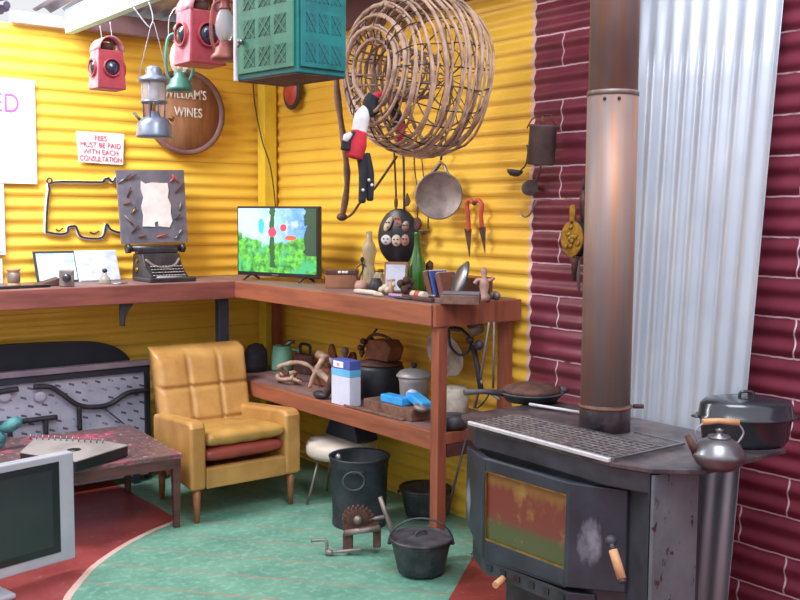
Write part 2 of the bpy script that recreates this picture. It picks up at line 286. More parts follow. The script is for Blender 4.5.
# ------------------------------------------------------------------ mesh builder
XF = {}
class MB:
    def __init__(s, M0=None):
        s.v = []; s.f = []; s.sm = []; s.M = M0 or Matrix.Identity(4)
    def add(s, vs, fs, smooth=False):
        o = len(s.v); s.v += [s.M @ Vector(v) for v in vs]
        for q in fs: s.f.append(tuple(o+i for i in q)); s.sm.append(smooth)
        return s
    def box(s, c, d, rot=None):
        vs = [Vector((sx*d[0]/2, sy*d[1]/2, sz*d[2]/2)) for sx in (-1, 1) for sy in (-1, 1) for sz in (-1, 1)]
        if rot is not None: vs = [rot @ v for v in vs]
        vs = [v+Vector(c) for v in vs]
        return s.add(vs, [(0,1,3,2), (4,6,7,5), (0,4,5,1), (2,3,7,6), (0,2,6,4), (1,5,7,3)])
    def hexa(s, b, t_):     # bottom ring, top ring of n points
        n = len(b); vs = list(b)+list(t_)
        return s.add(vs, [tuple(range(n))[::-1], tuple(range(n, 2*n))]+[(i, (i+1) % n, n+(i+1) % n, n+i) for i in range(n)])
    def bar(s, p, q, w, h, up=(0, 0, 1)):
        p = Vector(p); q = Vector(q); d = (q-p).normalized(); a = d.cross(Vector(up))
        if a.length < 1e-4: a = d.cross(Vector((1, 0, 0)))
        a.normalize(); b = a.cross(d)
        R = [p+a*(i*w/2)+b*(j*h/2) for i, j in ((-1,-1), (1,-1), (1,1), (-1,1))]
        return s.hexa(R, [r+(q-p) for r in R])
    def tube(s, pts, r, seg=8, closed=False, caps=True):
        pts = [Vector(p) for p in pts]; n = len(pts)
        rs = r if isinstance(r, (list, tuple)) else [r]*n
        vs = []; fs = []; ref = None
        for i, p in enumerate(pts):
            if closed: d = pts[(i+1) % n]-pts[i-1]
            else: d = pts[min(i+1, n-1)]-pts[max(i-1, 0)]
            if d.length < 1e-9: d = Vector((0, 0, 1))
            d.normalize()
            if ref is None:
                ref = d.cross(Vector((.13, .31, .94)))
                if ref.length < .1: ref = d.cross(Vector((1, 0, 0)))
            ref = (ref-d*ref.dot(d)).normalized(); b = d.cross(ref)
            for k in range(seg):
                a = 2*PI*k/seg; vs.append(p+(ref*math.cos(a)+b*math.sin(a))*rs[i])
        m_ = n if closed else n-1
        for i in range(m_):
            for k in range(seg):
                a = i*seg+k; b_ = i*seg+(k+1) % seg; c_ = ((i+1) % n)*seg+(k+1) % seg; d_ = ((i+1) % n)*seg+k
                fs.append((a, b_, c_, d_))
        s.add(vs, fs, True)
        if caps and not closed:
            s.add(vs[:seg], [tuple(range(seg))[::-1]]); s.add(vs[-seg:], [tuple(range(seg))])
        return s
    def lathe(s, prof, c=(0, 0, 0), seg=32, sx=1, sy=1, rot=None, caps=True):
        vs = []; fs = []; c = Vector(c); n = len(prof)
        for r, z in prof:
            for k in range(seg):
                a = 2*PI*k/seg; v = Vector((r*sx*math.cos(a), r*sy*math.sin(a), z))
                if rot is not None: v = rot @ v
                vs.append(c+v)
        for i in range(n-1):
            for k in range(seg):
                fs.append((i*seg+k, i*seg+(k+1) % seg, (i+1)*seg+(k+1) % seg, (i+1)*seg+k))
        s.add(vs, fs, True)
        for i, fl in ((0, True), (n-1, False)):
            if caps and prof[i][0] > 1e-3:
                q = list(range(seg)); s.add(vs[i*seg:(i+1)*seg], [tuple(q[::-1] if fl else q)])
        return s
    def prism(s, poly, h0, h1, mp=lambda a, b, h: (a, b, h)):
        n = len(poly)
        return s.hexa([mp(a, b, h0) for a, b in poly], [mp(a, b, h1) for a, b in poly])
    def ball(s, c, r, seg=16, rot=None, n=10):
        if not isinstance(r, (tuple, list)): r = (r, r, r)
        prof = [(max(math.sin(PI*i/n), 1e-4 if 0 < i < n else 1e-5)*1.0, -math.cos(PI*i/n)) for i in range(n+1)]
        S = Matrix.Diagonal(Vector(r)); R = (rot @ S) if rot is not None else S
        return s.lathe(prof, c, seg, rot=R)
    def build(s, name, mat, parent=None, bevel=0, sub=0, solid=0, seg=2):
        O = XF[parent.name] if parent is not None and parent.name in XF else Vector((0, 0, 0))
        me = bpy.data.meshes.new(name); me.from_pydata([v-O for v in s.v], [], s.f)
        me.polygons.foreach_set('use_smooth', s.sm)
        bm = bmesh.new(); bm.from_mesh(me); bmesh.ops.remove_doubles(bm, verts=bm.verts, dist=1e-6)
        bmesh.ops.recalc_face_normals(bm, faces=bm.faces); bm.to_mesh(me); bm.free()
        o = bpy.data.objects.new(name, me); COL.objects.link(o); me.materials.append(M[mat] if isinstance(mat, str) else mat)
        if parent is not None: o.parent = parent; XF[o.name] = O
        if solid:
            k = o.modifiers.new('thick', 'SOLIDIFY'); k.thickness = solid; k.offset = 0
        if bevel:
            k = o.modifiers.new('edge', 'BEVEL'); k.width = bevel; k.segments = seg; k.limit_method = 'ANGLE'; k.angle_limit = math.radians(40)
        if sub:
            k = o.modifiers.new('sub', 'SUBSURF'); k.levels = sub; k.render_levels = sub
        return o
def thing(name, label, cat, loc, group=None):
    o = bpy.data.objects.new(name, None); COL.objects.link(o); o.location = loc; o.empty_display_size = .05
    XF[o.name] = Vector(loc); o['label'] = label; o['category'] = cat
    if group: o['group'] = group
    return o
def tag(o, label, cat, group=None, kind=None):
    o['label'] = label; o['category'] = cat
    if group: o['group'] = group
    if kind: o['kind'] = kind
    return o
def struct(o):
    o['kind'] = 'structure'; return o
def rz(a): return Matrix.Rotation(a, 3, 'Z')
def rx(a): return Matrix.Rotation(a, 3, 'X')
def ry(a): return Matrix.Rotation(a, 3, 'Y')
def text(name, body, mat, parent, origin, xdir, updir, height, depth=.002, width=None, align='CENTER', offset=0, narrow=1):
    cu = bpy.data.curves.new(name, 'FONT'); cu.body = body; cu.align_x = align; cu.size = 1; cu.extrude = 0; cu.offset = offset
    tmp = bpy.data.objects.new(name+'_tmp', cu); COL.objects.link(tmp)
    dg = bpy.context.evaluated_depsgraph_get(); me = bpy.data.meshes.new_from_object(tmp.evaluated_get(dg))
    bpy.data.objects.remove(tmp)
    X = Vector(xdir).normalized(); Up = Vector(updir).normalized(); O = Vector(origin)
    P = XF[parent.name]; k = height/.70
    for v in me.vertices: v.co = O+X*(v.co.x*k*narrow)+Up*(v.co.y*k)-P
    me.name = name; o = bpy.data.objects.new(name, me); COL.objects.link(o); me.materials.clear(); me.materials.append(M[mat]); o.parent = parent
    s = o.modifiers.new('thick', 'SOLIDIFY'); s.thickness = depth; s.offset = 0
    return o
def spline(pts, n=8, closed=False):
    pts = [Vector(p) for p in pts]; out = []; N = len(pts)
    for i in range(N if closed else N-1):
        if closed: p0, p1, p2, p3 = pts[i-1], pts[i], pts[(i+1) % N], pts[(i+2) % N]
        else: p0, p1, p2, p3 = pts[max(i-1, 0)], pts[i], pts[i+1], pts[min(i+2, N-1)]
        for k in range(n):
            u = k/n; out.append(.5*((2*p1)+(p2-p0)*u+(2*p0-5*p1+4*p2-p3)*u*u+(3*p1-p0-3*p2+p3)*u**3))
    if not closed: out.append(pts[-1])
    return out
def chaikin(poly, n=2):
    for _ in range(n):
        q = []
        for i in range(len(poly)):
            a = poly[i]; b = poly[(i+1) % len(poly)]
            q += [(a[0]*.75+b[0]*.25, a[1]*.75+b[1]*.25), (a[0]*.25+b[0]*.75, a[1]*.25+b[1]*.75)]
        poly = q
    return poly

# ------------------------------------------------------------------ setting
HB = 1.116; BW = .504; BY = -2.225; SD = .48; HL = .563
def corr(axis, a0, a1, z0, z1, pitch=.07075, amp=.0070, phase=0, off=0, per=10):
    n = int((z1-z0)/pitch*per); vs = []; fs = []
    na = 24
    for i in range(n+1):
        z = z0+(z1-z0)*i/n; w = amp*math.sin(2*PI*(z-1.139)/pitch+phase)+off
        for k in range(na+1):
            a = a0+(a1-a0)*k/na
            vs.append((a, w, z) if axis == 'x' else (w, a, z))
    for i in range(n):
        for k in range(na): q = i*(na+1)+k; fs.append((q, q+1, q+na+2, q+na+1))
    b = MB(); b.add(vs, fs, True); return b
struct(corr('x', -3.2, .02, 0, 2.476, phase=PI/2, off=.01).build('wall_left', 'wall_y'))
struct(corr('y', -5.0, .02, 0, 2.50, phase=PI/2, off=.01).build('wall_right', 'wall_r'))
struct(MB().box((-2.5, -3, -.03), (9, 9, .06)).build('floor', 'floor'))
struct(MB().box((-.052, -.055, 1.24), (.085, .085, 2.46)).build('trim_1', 'yellow_paint', bevel=.004))      # corner post
struct(MB().box((-.60, -.05, 2.52), (1.30, .09, .10)).build('trim_2', 'roof_beam', bevel=.004))              # wall plate left
struct(MB().box((-.045, -2.4, 2.565), (.09, 4.9, .14)).build('trim_3', 'purple_paint', bevel=.004))
struct(MB().box((-1.28, -1.30, 2.497), (.045, 2.40, .126)).build('trim_4', 'teal_paint', bevel=.003))   # pale green rafter
# roof iron: ribs run down towards the left wall
def roof(name, x0, x1, y0, y1, z0, z1):
    n = int((x1-x0)/.0095); vs = []; fs = []
    for i in range(n+1):
        x = x0+(x1-x0)*i/n; w = .012*math.sin(2*PI*x/.085)
        vs += [(x, y0, z0+w), (x, y1, z1+w)]
    for i in range(n): q = 2*i; fs.append((q, q+2, q+3, q+1))
    return struct(MB().add(vs, fs, True).build(name, 'roof_iron'))
roof('ceiling', -1.24, .1, .12, -2.7, 2.60, 2.82)
roof('ceiling.001', -1.40, -1.30, .12, -.30, 2.585, 2.60)
struct(MB().box((-1.42, -.03, 2.50), (.28, .05, .06)).build('trim_5', 'overlit_beam', bevel=.003))  # plate left of the rafter, washed out by sky glare painted into its colour

# ------------------------------------------------------------------ bench + shelf
t0 = thing('workbench', 'long red-brown timber two-level workbench running along the right yellow wall', 'workbench', (-.25, -1.2, 0))
MB().box((-.252, -1.10, HB-.012), (BW, 2.19, .024)).build('bench_top', 'bench_top', t0, .003)
b = MB(); b.box((-BW-.002, -1.345, HB-.048), (.022, 1.72, .09)); b.build('front_rail', 'bench_wood_y', t0, .003)
MB().box((-.262, BY, HB-.048), (.505, .022, .096)).build('end_rail', 'bench_wood', t0, .003)
for (x, y) in ((-.468, BY+.020), (-.04, BY+.06), (-.05, -.16)):
    MB().box((x, y, (HB-.03)/2), (.05, .05, HB-.03)).build('leg', 'bench_wood', t0, .003)
lo = MB().box((-.245, -1.17, HL-.011), (.47, 2.02, .022)).build('lower_shelf', 'bench_top', t0, .003)
MB().box((-.483, -1.168, HL-.04), (.022, 2.03, .08)).build('lower_front_rail', 'bench_wood_y', t0, .003)
MB().box((-.235, BY+.004, HL-.03), (.44, .02, .05)).build('lower_end_rail', 'bench_wood', t0, .003)
MB().box((-.235, BY+.012, HL-.085), (.40, .03, .06)).build('lower_bearer', 'dark_wood', t0, .003)

t0 = thing('wall_shelf', 'long dark red timber shelf running along the left yellow wall', 'shelf', (-1.5, -.25, 0))
MB().box((-1.76, -.24, HB-.012), (2.50, SD, .024)).build('shelf_board', 'bench_top', t0, .003)
MB().box((-1.76, -SD, HB-.050), (2.50, .022, .095)).build('front_rail', 'bench_wood_x', t0, .003)
MB().box((-.562, -.42, .52), (.062, .05, 1.04)).build('leg', 'dark_navy', t0, .003)  # coloured dark to paint in the shade under the shelf
b = MB()
q = un(122, 318, y=-.46).x
b.box((q, -.462, .965), (.028, .014, .13)); b.bar((q, -.46, .91), (q, -.46, 1.02), .03, .012)
b.prism([(0, 0), (.055, 0), (.018, -.05), (0, -.10)], -.006, .006, lambda u, v, h: (q+.012+u, -.46+h, 1.02+v))
b.build('bracket', 'black_iron', t0, .002)

# ------------------------------------------------------------------ armchair
def armchair():
    t = thing('armchair', 'tan leather armchair with square-tufted back and red lower cushion', 'armchair', (-.80, -.80, 0))
    x0, x1, yf, yb = -1.122, -.505, -1.162, -.64
    for s_, (xa, xb) in ((0, (x0, x0+.082)), (1, (x1-.092, x1))):
        # side panel of arm: top slopes up to the front
        pr = [(yf, .165), (yf, .47), (yf+.02, .495), (yf+.07, .497), (yb, .455), (yb, .19)]
        b = MB(); b.prism(pr, xa, xb, lambda u, v, h: (h+(.040 if s_ == 0 else 0)*(u-yf)/(yb-yf), u, v)); b.build('arm', 'leather', t, .018, seg=4)
    b = MB(); b.box(((x0+x1)/2, yf+.03, .215), (x1-x0-.17, .045, .10)); b.build('front_apron', 'leather', t, .008)
    b = MB(); b.box(((x0+x1)/2, (yf+yb)/2+.03, .21), (x1-x0-.17, .46, .05)); b.build('seat_frame', 'leather', t, .006)
    def cushion(name, mat, z0, z1, yfront, wrinkle=False):
        W = x1-x0-.182; cx = (x0+x1)/2-.003; vs = []; fs = []; nx, ny = 14, 12
        y1_ = yb+.02
        for lay in (0, 1):
            for i in range(nx+1):
                for j in range(ny+1):
                    u = i/nx; v = j/ny; ex = min(1, 5*min(u, 1-u)*1.0); ey = min(1, 6*min(v, 1-v))
                    e = math.sqrt(max(0, ex*(2-ex)))*math.sqrt(max(0, ey*(2-ey)))
                    zc = (z0+z1)/2; hh = (z1-z0)/2*(.55+.45*e)+(.012*math.sin(PI*u)*math.sin(PI*v))
                    if wrinkle: hh += .003*math.sin(u*23)*(1-v)
                    tilt = (.5-v)*.06
                    vs.append((cx+(u-.5)*W, yfront+(y1_-yfront)*v, zc+tilt+(hh if lay else -hh)))
        S = (nx+1)*(ny+1)
        for lay in (0, 1):
            for i in range(nx):
                for j in range(ny): q = lay*S+i*(ny+1)+j; fs.append((q, q+1, q+ny+2, q+ny+1))
        edge = [(i, 0) for i in range(nx+1)]+[(nx, j) for j in range(1, ny+1)]+[(i, ny) for i in range(nx-1, -1, -1)]+[(0, j) for j in range(ny-1, 0, -1)]
        for k in range(len(edge)):
            a_ = edge[k][0]*(ny+1)+edge[k][1]; c_ = edge[(k+1) % len(edge)]; c2 = c_[0]*(ny+1)+c_[1]; fs.append((a_, c2, c2+S, a_+S))
        return MB().add(vs, fs, True).build(name, mat, t, sub=1)
    cushion('lower_cushion', 'red_leather', .258, .335, yf+.012)
    cushion('seat_cushion', 'seat_leather', .335, .415, yf-.006, True)
    # tufted back: 3 by 3 squares, leaning back
    def P(u, v, front):
        # u across 0..1, v up 0..1
        bl = Vector((x0+.068, -.73, .20)); br = Vector((x1-.050, -.73, .20)); 
        tl = Vector((-1.035, -.51, .772)); tr = Vector((-.496, -.51, .768))
        p = (bl*(1-u)+br*u)*(1-v)+(tl*(1-u)+tr*u)*v
        n = Vector((0, -.93, -.37))
        if front:
            cu = abs(((u*3) % 1)-.5)*2; vv = (v-.10)/.90*3 if v > .10 else 0
            cv = abs((vv % 1)-.5)*2
            du = math.exp(-((1-cu)/.11)**2) if 0.08 < u < .92 else 0; dv = math.exp(-((1-cv)/.11)**2) if .12 < v < .95 else 0
            h = .075-.016*max(du, dv)-.012*du*dv
            e = min(1, min(u, 1-u)*14, (1-v)*14); h = h-.035*(1-math.sqrt(max(0, e*(2-e))))
            p = p+n*h
        else: p = p-n*.03
        return p
    nu, nv = 45, 50; vs = [P(i/nu, j/nv, fr_) for fr_ in (1, 0) for i in range(nu+1) for j in range(nv+1)]; fs = []; S = (nu+1)*(nv+1)
    for lay in (0, 1):
        for i in range(nu):
            for j in range(nv): q = lay*S+i*(nv+1)+j; fs.append((q, q+1, q+nv+2, q+nv+1))
    edge = [(i, 0) for i in range(nu+1)]+[(nu, j) for j in range(1, nv+1)]+[(i, nv) for i in range(nu-1, -1, -1)]+[(0, j) for j in range(nv-1, 0, -1)]
    for k in range(len(edge)):
        a_ = edge[k][0]*(nv+1)+edge[k][1]; c_ = edge[(k+1) % len(edge)]; c2 = c_[0]*(nv+1)+c_[1]; fs.append((a_, c2, c2+S, a_+S))
    bk = MB().add(vs, fs, True).build('backrest', 'leather', t)
    for u in (1/3, 2/3):
        for v in (.4, .7):
            MB().ball(P(u, v, 1), .008).build('button', 'seat_leather', bk)
    for x in (x0+.045, x1-.045):
        for y, dy in ((yf+.035, 0), (yb-.03, .03)):
            if y > yf+.1 and x < -1: x += .035
            MB().lathe([(.012, 0), (.022, .18)], (x, y+dy*.5, 0), 16).build('leg', 'chair_leg', t)
armchair()

# ------------------------------------------------------------------ coffee table with splashed paint
ang = math.radians(-4)
t0 = thing('coffee_table', 'low dark wooden table with a pink paint-splashed top left of the armchair', 'table', (-1.55, -.85, 0))
MT = Matrix.Translation((-1.160, -1.152, 0)) @ Matrix.Rotation(ang, 4, 'Z')
b = MB(MT); b.box((-.48, .375, .348), (.96, .75, .024)); b.build('table_top', 'table_top', t0, .004)
b = MB(MT); b.box((-.48, .012, .315), (.90, .02, .05)); b.box((-.48, .738, .315), (.90, .02, .05)); b.box((-.02, .375, .315), (.02, .70, .05)); b.build('apron', 'dark_wood', t0, .003)
for x, y in ((-.025, .025), (-.025, .725), (-.935, .025), (-.935, .725)):
    b = MB(MT); b.hexa([(x+i*.014, y+j*.014, 0) for i, j in ((-1,-1), (1,-1), (1,1), (-1,1))], [(x+i*.02, y+j*.02, .335) for i, j in ((-1,-1), (1,-1), (1,1), (-1,1))]); b.build('leg', 'dark_wood', t0, .003)
# stringed box with a sound hole
t0 = thing('zither', 'grey wooden stringed box with round sound hole and black side, lying on the paint-splashed table', 'zither', (-1.55, -.8, .362))
def T(px, py, z): return un(px, py, z=z)
z1 = .415; ring = [T(20, 452, z1), T(76, 461, z1), T(128, 445, z1), T(104, 440.5, z1), T(35, 438, z1)]
c0 = sum(ring, Vector())/5
lowr = [Vector((p.x, p.y, .363)) for p in ring]
MB().hexa(lowr, [Vector((p.x, p.y, z1-.006)) for p in ring]).build('case', 'black_plastic', t0, .003)
sb = MB().hexa([Vector((p.x, p.y, z1-.006))+(p-c0)*.004 for p in ring], [Vector((p.x, p.y, z1))+(p-c0)*.004 for p in ring]).build('soundboard', 'zither_grey', t0, .002)
MB().lathe([(0.0001, 0), (.030, 0), (.030, .003), (.0001, .003)], un(74, 450, z=z1), 24).build('sound_hole', 'black_plastic', sb)
for k in range(26):
    u = k/25; p = un(30+75*u, 438.5+4.5*u, z=z1)
    if k % 2 == 0: MB().tube([p+Vector((0, -.01, -.004)), p+Vector((0, -.01, .022))], .0035, 6).build('tuning_pin', 'steel', t0)
# teal bundle
t0 = thing('cloth_bundle', 'crumpled teal bundle at the far left end of the low table', 'bundle', un(4, 452, z=.362))
b = MB(); p = un(2, 450, z=.362)
for i in range(5): b.ball(p+Vector((random.uniform(-.07, .05), random.uniform(.0, .08), .035+.02*i)), (random.uniform(.04, .06), random.uniform(.03, .05), .032), rot=ry(random.uniform(-.6, .6)))
b.build('folds', 'teal_cloth', t0)

# ------------------------------------------------------------------ pierced panel with black ironwork
t0 = thing('iron_bench', 'long iron seat back of pale slotted metal with curved black bars, against the left wall', 'bench', (-1.5, -.45, 0))
YP = -.20
vs = []
b = MB(); b.box((-1.56, YP, .36), (1.27, .012, .58)); b.build('slotted_panel', 'panel_slots', t0)
MB().box((-1.56, YP-.02, .660), (1.30, .05, .03)).build('top_rail', 'rail_grey', t0, .004)
MB().box((-1.56, YP-.014, .626), (1.27, .03, .038)).build('shadow_strip', 'dark_navy', t0, .003)  # added dark strip, stands in for the shade below the top rail
b = MB(); b.bar((-.925, YP-.01, 0), (-.925, YP-.01, .645), .03, .03); b.build('end_post', 'dark_navy', t0, .003)
def wallc(px, py, y): return un(px, py, y=y)
def pp(px, py): return wallc(px, py, YP-.035)
for pts in ([(34, 387), (50, 387), (62, 394), (78, 405), (95, 407), (110, 404), (128, 393), (148, 390)], [(-40, 396), (-10, 393), (18, 389)], [(-40, 430), (0, 424), (57, 417)], [(79, 406), (80, 430)], [(46, 418), (46, 434)], [(10, 424), (10, 436)]):
    MB().tube(spline([pp(*p) for p in pts], 6), .014 if len(pts) > 2 else .013).build('bar', 'black_iron', t0)
MB().tube(spline([pp(104, 408), pp(114, 416), pp(124, 424)], 4), .004).build('thin_bar', 'black_iron', t0)
for px in (6, 41): MB().ball(pp(px, 397)+Vector((0, .01, 0)), (.032, .008, .028)).build('boss', 'panel_white', t0)
b = MB(); b.bar((-2.2, YP-.05, .05), (-.95, YP-.05, .05), .05, .025); b.build('foot_rail', 'rail_grey', t0, .003)
b = MB(); b.bar((-2.2, YP-.04, .12), (-.95, YP-.04, .12), .05, .05); b.build('lower_rail', 'dark_navy', t0, .003)
for px in (136, 163): 
    q = un(px, 490, y=YP-.08).x; MB().box((q, YP-.08, .10), (.035, .035, .20)).build('foot', 'dark_navy', t0, .003)
# dark oval board behind it
p = [(-2.3, .5), (-2.3, .80), (-1.6, .795), (-1.28, .785), (-1.12, .77), (-1.0, .72), (-.93, .63), (-.95, .5)]
tag(MB().prism(chaikin(p, 2), -.05, -.02, lambda u, v, h: (u, h, v)).build('headboard', 'dark_navy', None, .004), 'dark navy round-ended board standing against the left wall behind the slotted iron seat back', 'headboard')

# ------------------------------------------------------------------ silver flat television, front left
A = Vector((-1.765, -1.425, 0)); d_ = Vector((-.965, -.20, 0)).normalized(); n_ = Vector((d_.y, -d_.x, 0));
if n_.dot(CAM-A) < 0: n_ = -n_
t0 = thing('flat_television', 'switched-off flat television in a silver frame standing on the red floor, front left', 'television', A+d_*.45)
def fp(u, h, o): return A+d_*u+Vector((0, 0, h))+n_*o
def slab(u0, u1, h0, h1, o0, o1):
    b = MB(); b.hexa([fp(u0, h0, o0), fp(u1, h0, o0), fp(u1, h0, o1), fp(u0, h0, o1)], [fp(u0, h1, o0), fp(u1, h1, o0), fp(u1, h1, o1), fp(u0, h1, o1)]); return b
zb, zt = .062, .512
slab(.01, .90, zb, zt, -.05, 0).build('frame', 'silver_plastic', t0, .006)
slab(.078, .832, zb+.045, zt-.028, 0, .004).build('bezel', 'black_plastic', t0, .001)
slab(.112, .80, zb+.075, zt-.055, .0035, .0055).build('screen', 'lcd', t0)
slab(.42, .50, .02, zb+.02, -.035, -.01).build('neck', 'silver_plastic', t0, .004)
slab(.315, .60, 0, .022, -.12, .08).build('base', 'silver_plastic', t0, .008)

# ------------------------------------------------------------------ corner television
a = un(238, 277, z=HB+.012); L_ = un(240, 275, y=-.30); 
A = un(237.5, 272, d=5.62); Bp = un(318.5, 279, d=5.30)
A.z = Bp.z = 0
d_ = (Bp-A).normalized(); n_ = Vector((d_.y, -d_.x, 0)); 
if n_.dot(CAM-A) < 0: n_ = -n_
W = (Bp-A).length
t0 = thing('corner_television', 'thin black television showing a garden with red flowers, on the bench corner', 'television', (A.x+d_.x*W/2, A.y+d_.y*W/2, HB+.001))
ZB = HB+.028
def fp(u, h, o): return A+d_*u+Vector((0, 0, ZB+h))+n_*o
HT = .388
slab(0, W, 0, HT, -.03, 0).build('frame', 'black_plastic', t0, .004)
P0 = A+d_*(W/2)+Vector((0, 0, ZB))+n_*.003
me = bpy.data.meshes.new('screen'); w2 = W/2-.012
me.from_pydata([(-w2, 0, .022), (w2, 0, .022), (w2, 0, HT-.012), (-w2, 0, HT-.012)], [], [(0, 1, 2, 3)])
o = bpy.data.objects.new('screen', me); COL.objects.link(o); me.materials.append(M['screen']); o.parent = t0
o.location = P0-XF[t0.name]; o.rotation_euler = (0, 0, math.atan2(d_.y, d_.x))
for u in (.16*W, .84*W):
    b = MB(); b.tube([fp(u, .01, -.015), fp(u, -.02, .05)], .006); b.tube([fp(u, .01, -.015), fp(u, -.02, -.08)], .006); b.build('foot', 'black_plastic', t0)
slab(.44*W, .52*W, .006, .012, 0, .003).build('badge', 'steel', t0)
tag(MB().tube(spline([un(253, 82, y=-.03), un(255, 105, y=-.03), un(262, 140, y=-.11), un(270, 165, y=-.12), un(275, 200, y=-.14), un(276, 225, y=-.16)], 8), .004).build('power_cable', 'black_wire'), 'thin black cable hanging down the corner post to the corner television', 'cable')

# ------------------------------------------------------------------ signs on the left wall
t0 = thing('lettered_sign', 'large white sign ending in pink letters ED at the left edge', 'sign', (-1.9, -.02, 1.9))
xr = un(36, 130, y=-.015).x
MB().box((xr-.42, -.012, (2.185+1.640)/2), (.84, .008, .545)).build('board', 'white_sign', t0, .002)
text('lettering', 'ED', 'pink_letters', t0, (un(19.5, 112, y=-.02).x+.003, -.018, un(10, 112, y=-.02).z), (1, 0, 0), (0, 0, 1), .098, align='RIGHT', narrow=.82)
t0 = thing('fees_sign', 'small white sign with red writing about fees above the wire outline drawing', 'sign', (-1.09, -.02, 1.84))
p1 = un(76, 131, y=-.015); p2 = un(123, 165, y=-.015); p3 = un(124, 134, y=-.015); p4 = un(79, 162, y=-.015)
MB().hexa([p1+Vector((0, .006, 0)), p3+Vector((0, .006, 0)), p2+Vector((0, .006, 0)), p4+Vector((0, .006, 0))], [p1, p3, p2, p4]).build('board', 'white_sign', t0, .001)
cx = (p1.x+p2.x)/2+.004; zt_ = (p1.z+p3.z)/2; hh = (zt_-(p2.z+p4.z)/2)
for i, s_ in enumerate(('FEES', 'MUST BE PAID', 'WITH EACH', 'CONSULTATION')):
    text('lettering', s_, 'red_letters', t0, (cx, -.018, zt_-.045-i*hh*.222), (1, .0, -.02), (.0, 0, 1), .028, narrow=.92 if i != 3 else .78, offset=.0)
# barrel end
t0 = thing('barrel_end', 'round brown barrel end with white lettering WILLIAM\'S WINES on the left wall', 'barrel end', (-.552, -.03, 2.08))
C0 = Vector((-.592, -.03, 2.072)); RB = .245
b = MB(); b.lathe([(RB-.03, .025), (RB-.02, .045), (RB, .04), (RB, 0), (RB-.03, 0)], C0, 48, rot=rx(PI/2), caps=False); b.build('rim', 'barrel_rim', t0)
fc = MB().lathe([(0.0001, 0), (RB-.018, 0), (RB-.018, .022), (.0001, .022)], C0, 48, rot=rx(PI/2)).build('face', 'barrel_wood', t0)
text('lettering', "WILLIAM'S", 'cream_letters', t0, (-.592, C0.y-.026, un(190, 99, y=-.05).z), (1, 0, 0), (0, 0, 1), .052, offset=.022, narrow=.78)
text('lettering', 'WINES', 'cream_letters', t0, (-.575, C0.y-.026, un(190, 117, y=-.05).z), (1, 0, 0), (0, 0, 1), .052, offset=.022, narrow=.78)
# outline drawing: black wire with a white painted halo
t0 = thing('wire_outline_art', 'black wire outline of a blocky shape with white painted edge on the left wall', 'wall art', (-1.2, -.01, 1.5))
pts = [(121, 178), (116, 177), (112, 182), (108, 178), (103, 180), (100, 182), (53, 182), (49, 190), (47, 205), (46, 230), (48, 232), (60, 234), (67, 232), (68, 227), (75, 226), (77, 230), (80, 236), (88, 238), (102, 237), (106, 224), (110, 229), (117, 232), (122, 232)]
W_ = [un(px, py, y=-.006) for px, py in pts]
MB().tube(spline([p+Vector((0, -.006, 0)) for p in W_], 4), .0058, 6).build('wire', 'black_wire', t0)
b = MB(); sp = spline([un(px-(.6 if px < 60 else 0), py+.6, y=.003) for px, py in pts], 4)
b.tube(sp, .0105, 6); b.build('halo', 'white_sign', t0)
for lp in ([(49, 184), (47, 181), (49, 178), (52, 180), (50, 184)], [(56, 229), (59, 231), (63, 228)], [(90, 232), (94, 234), (99, 231)], [(118, 186), (121, 191)]):
    MB().tube(spline([un(px, py, y=-.012) for px, py in lp], 4), .0045, 6).build('wire', 'black_wire', t0)
# framed pictures cut by the left edge
for (py0, py1, px1, mat, lab) in ((184, 255, 4, 'picture_white', 'upper of two pale framed pictures cut by the left edge, below the big white sign'), (259, 288, 2.5, 'picture_grey', 'lower of two pale framed pictures at the left edge, just above the shelf')):
    q0 = un(px1, py0, y=-.03); q1 = un(px1, py1, y=-.03)
    t0 = thing('framed_picture', lab, 'picture', (q0.x-.1, -.02, q1.z), 'pictures at the left edge')
    MB().box((q0.x-.15, -.022, (q0.z+q1.z)/2), (.30, .012, q0.z-q1.z)).build('frame', 'white_frame', t0, .002)
    MB().box((q0.x-.15, -.030, (q0.z+q1.z)/2), (.265, .006, (q0.z-q1.z)-.04)).build('picture', mat, t0)

# ------------------------------------------------------------------ board with paper, typewriter, shelf things
t0 = thing('tool_board', 'dark slate board with small tools around a torn white paper, behind the typewriter', 'board', (-.82, -.1, HB+.2))
P1, P2, P3, P4 = (un(116, 170, y=-.13), un(184, 170, y=-.10), un(188, 242, y=-.16), un(122, 244, y=-.18))
nn = Vector((0, .014, 0))
MB().hexa([P1+nn, P2+nn, P3+nn, P4+nn], [P1, P2, P3, P4]).build('backing', 'slate', t0, .002)
def bp(u, v, o=0.0):
    p = (P1*(1-u)+P2*u)*(1-v)+(P4*(1-u)+P3*u)*v; return p+Vector((0, -o, 0))
random.seed(3)
poly = [(.34, .15), (.40, .19), (.5, .17), (.62, .18), (.73, .18), (.74, .28), (.72, .38), (.76, .48), (.75, .6), (.77, .7), (.72, .79), (.63, .78), (.56, .77), (.55, .70), (.50, .72), (.50, .78), (.40, .77), (.32, .77), (.34, .62), (.32, .5), (.36, .38), (.33, .26)]
MB().add([bp(u, v, .006) for u, v in poly]+[bp(u, v, .0015) for u, v in poly], [tuple(range(len(poly)))]+[(i, (i+1) % len(poly), len(poly)+(i+1) % len(poly), len(poly)+i) for i in range(len(poly))]).build('torn_paper', 'paper', t0)
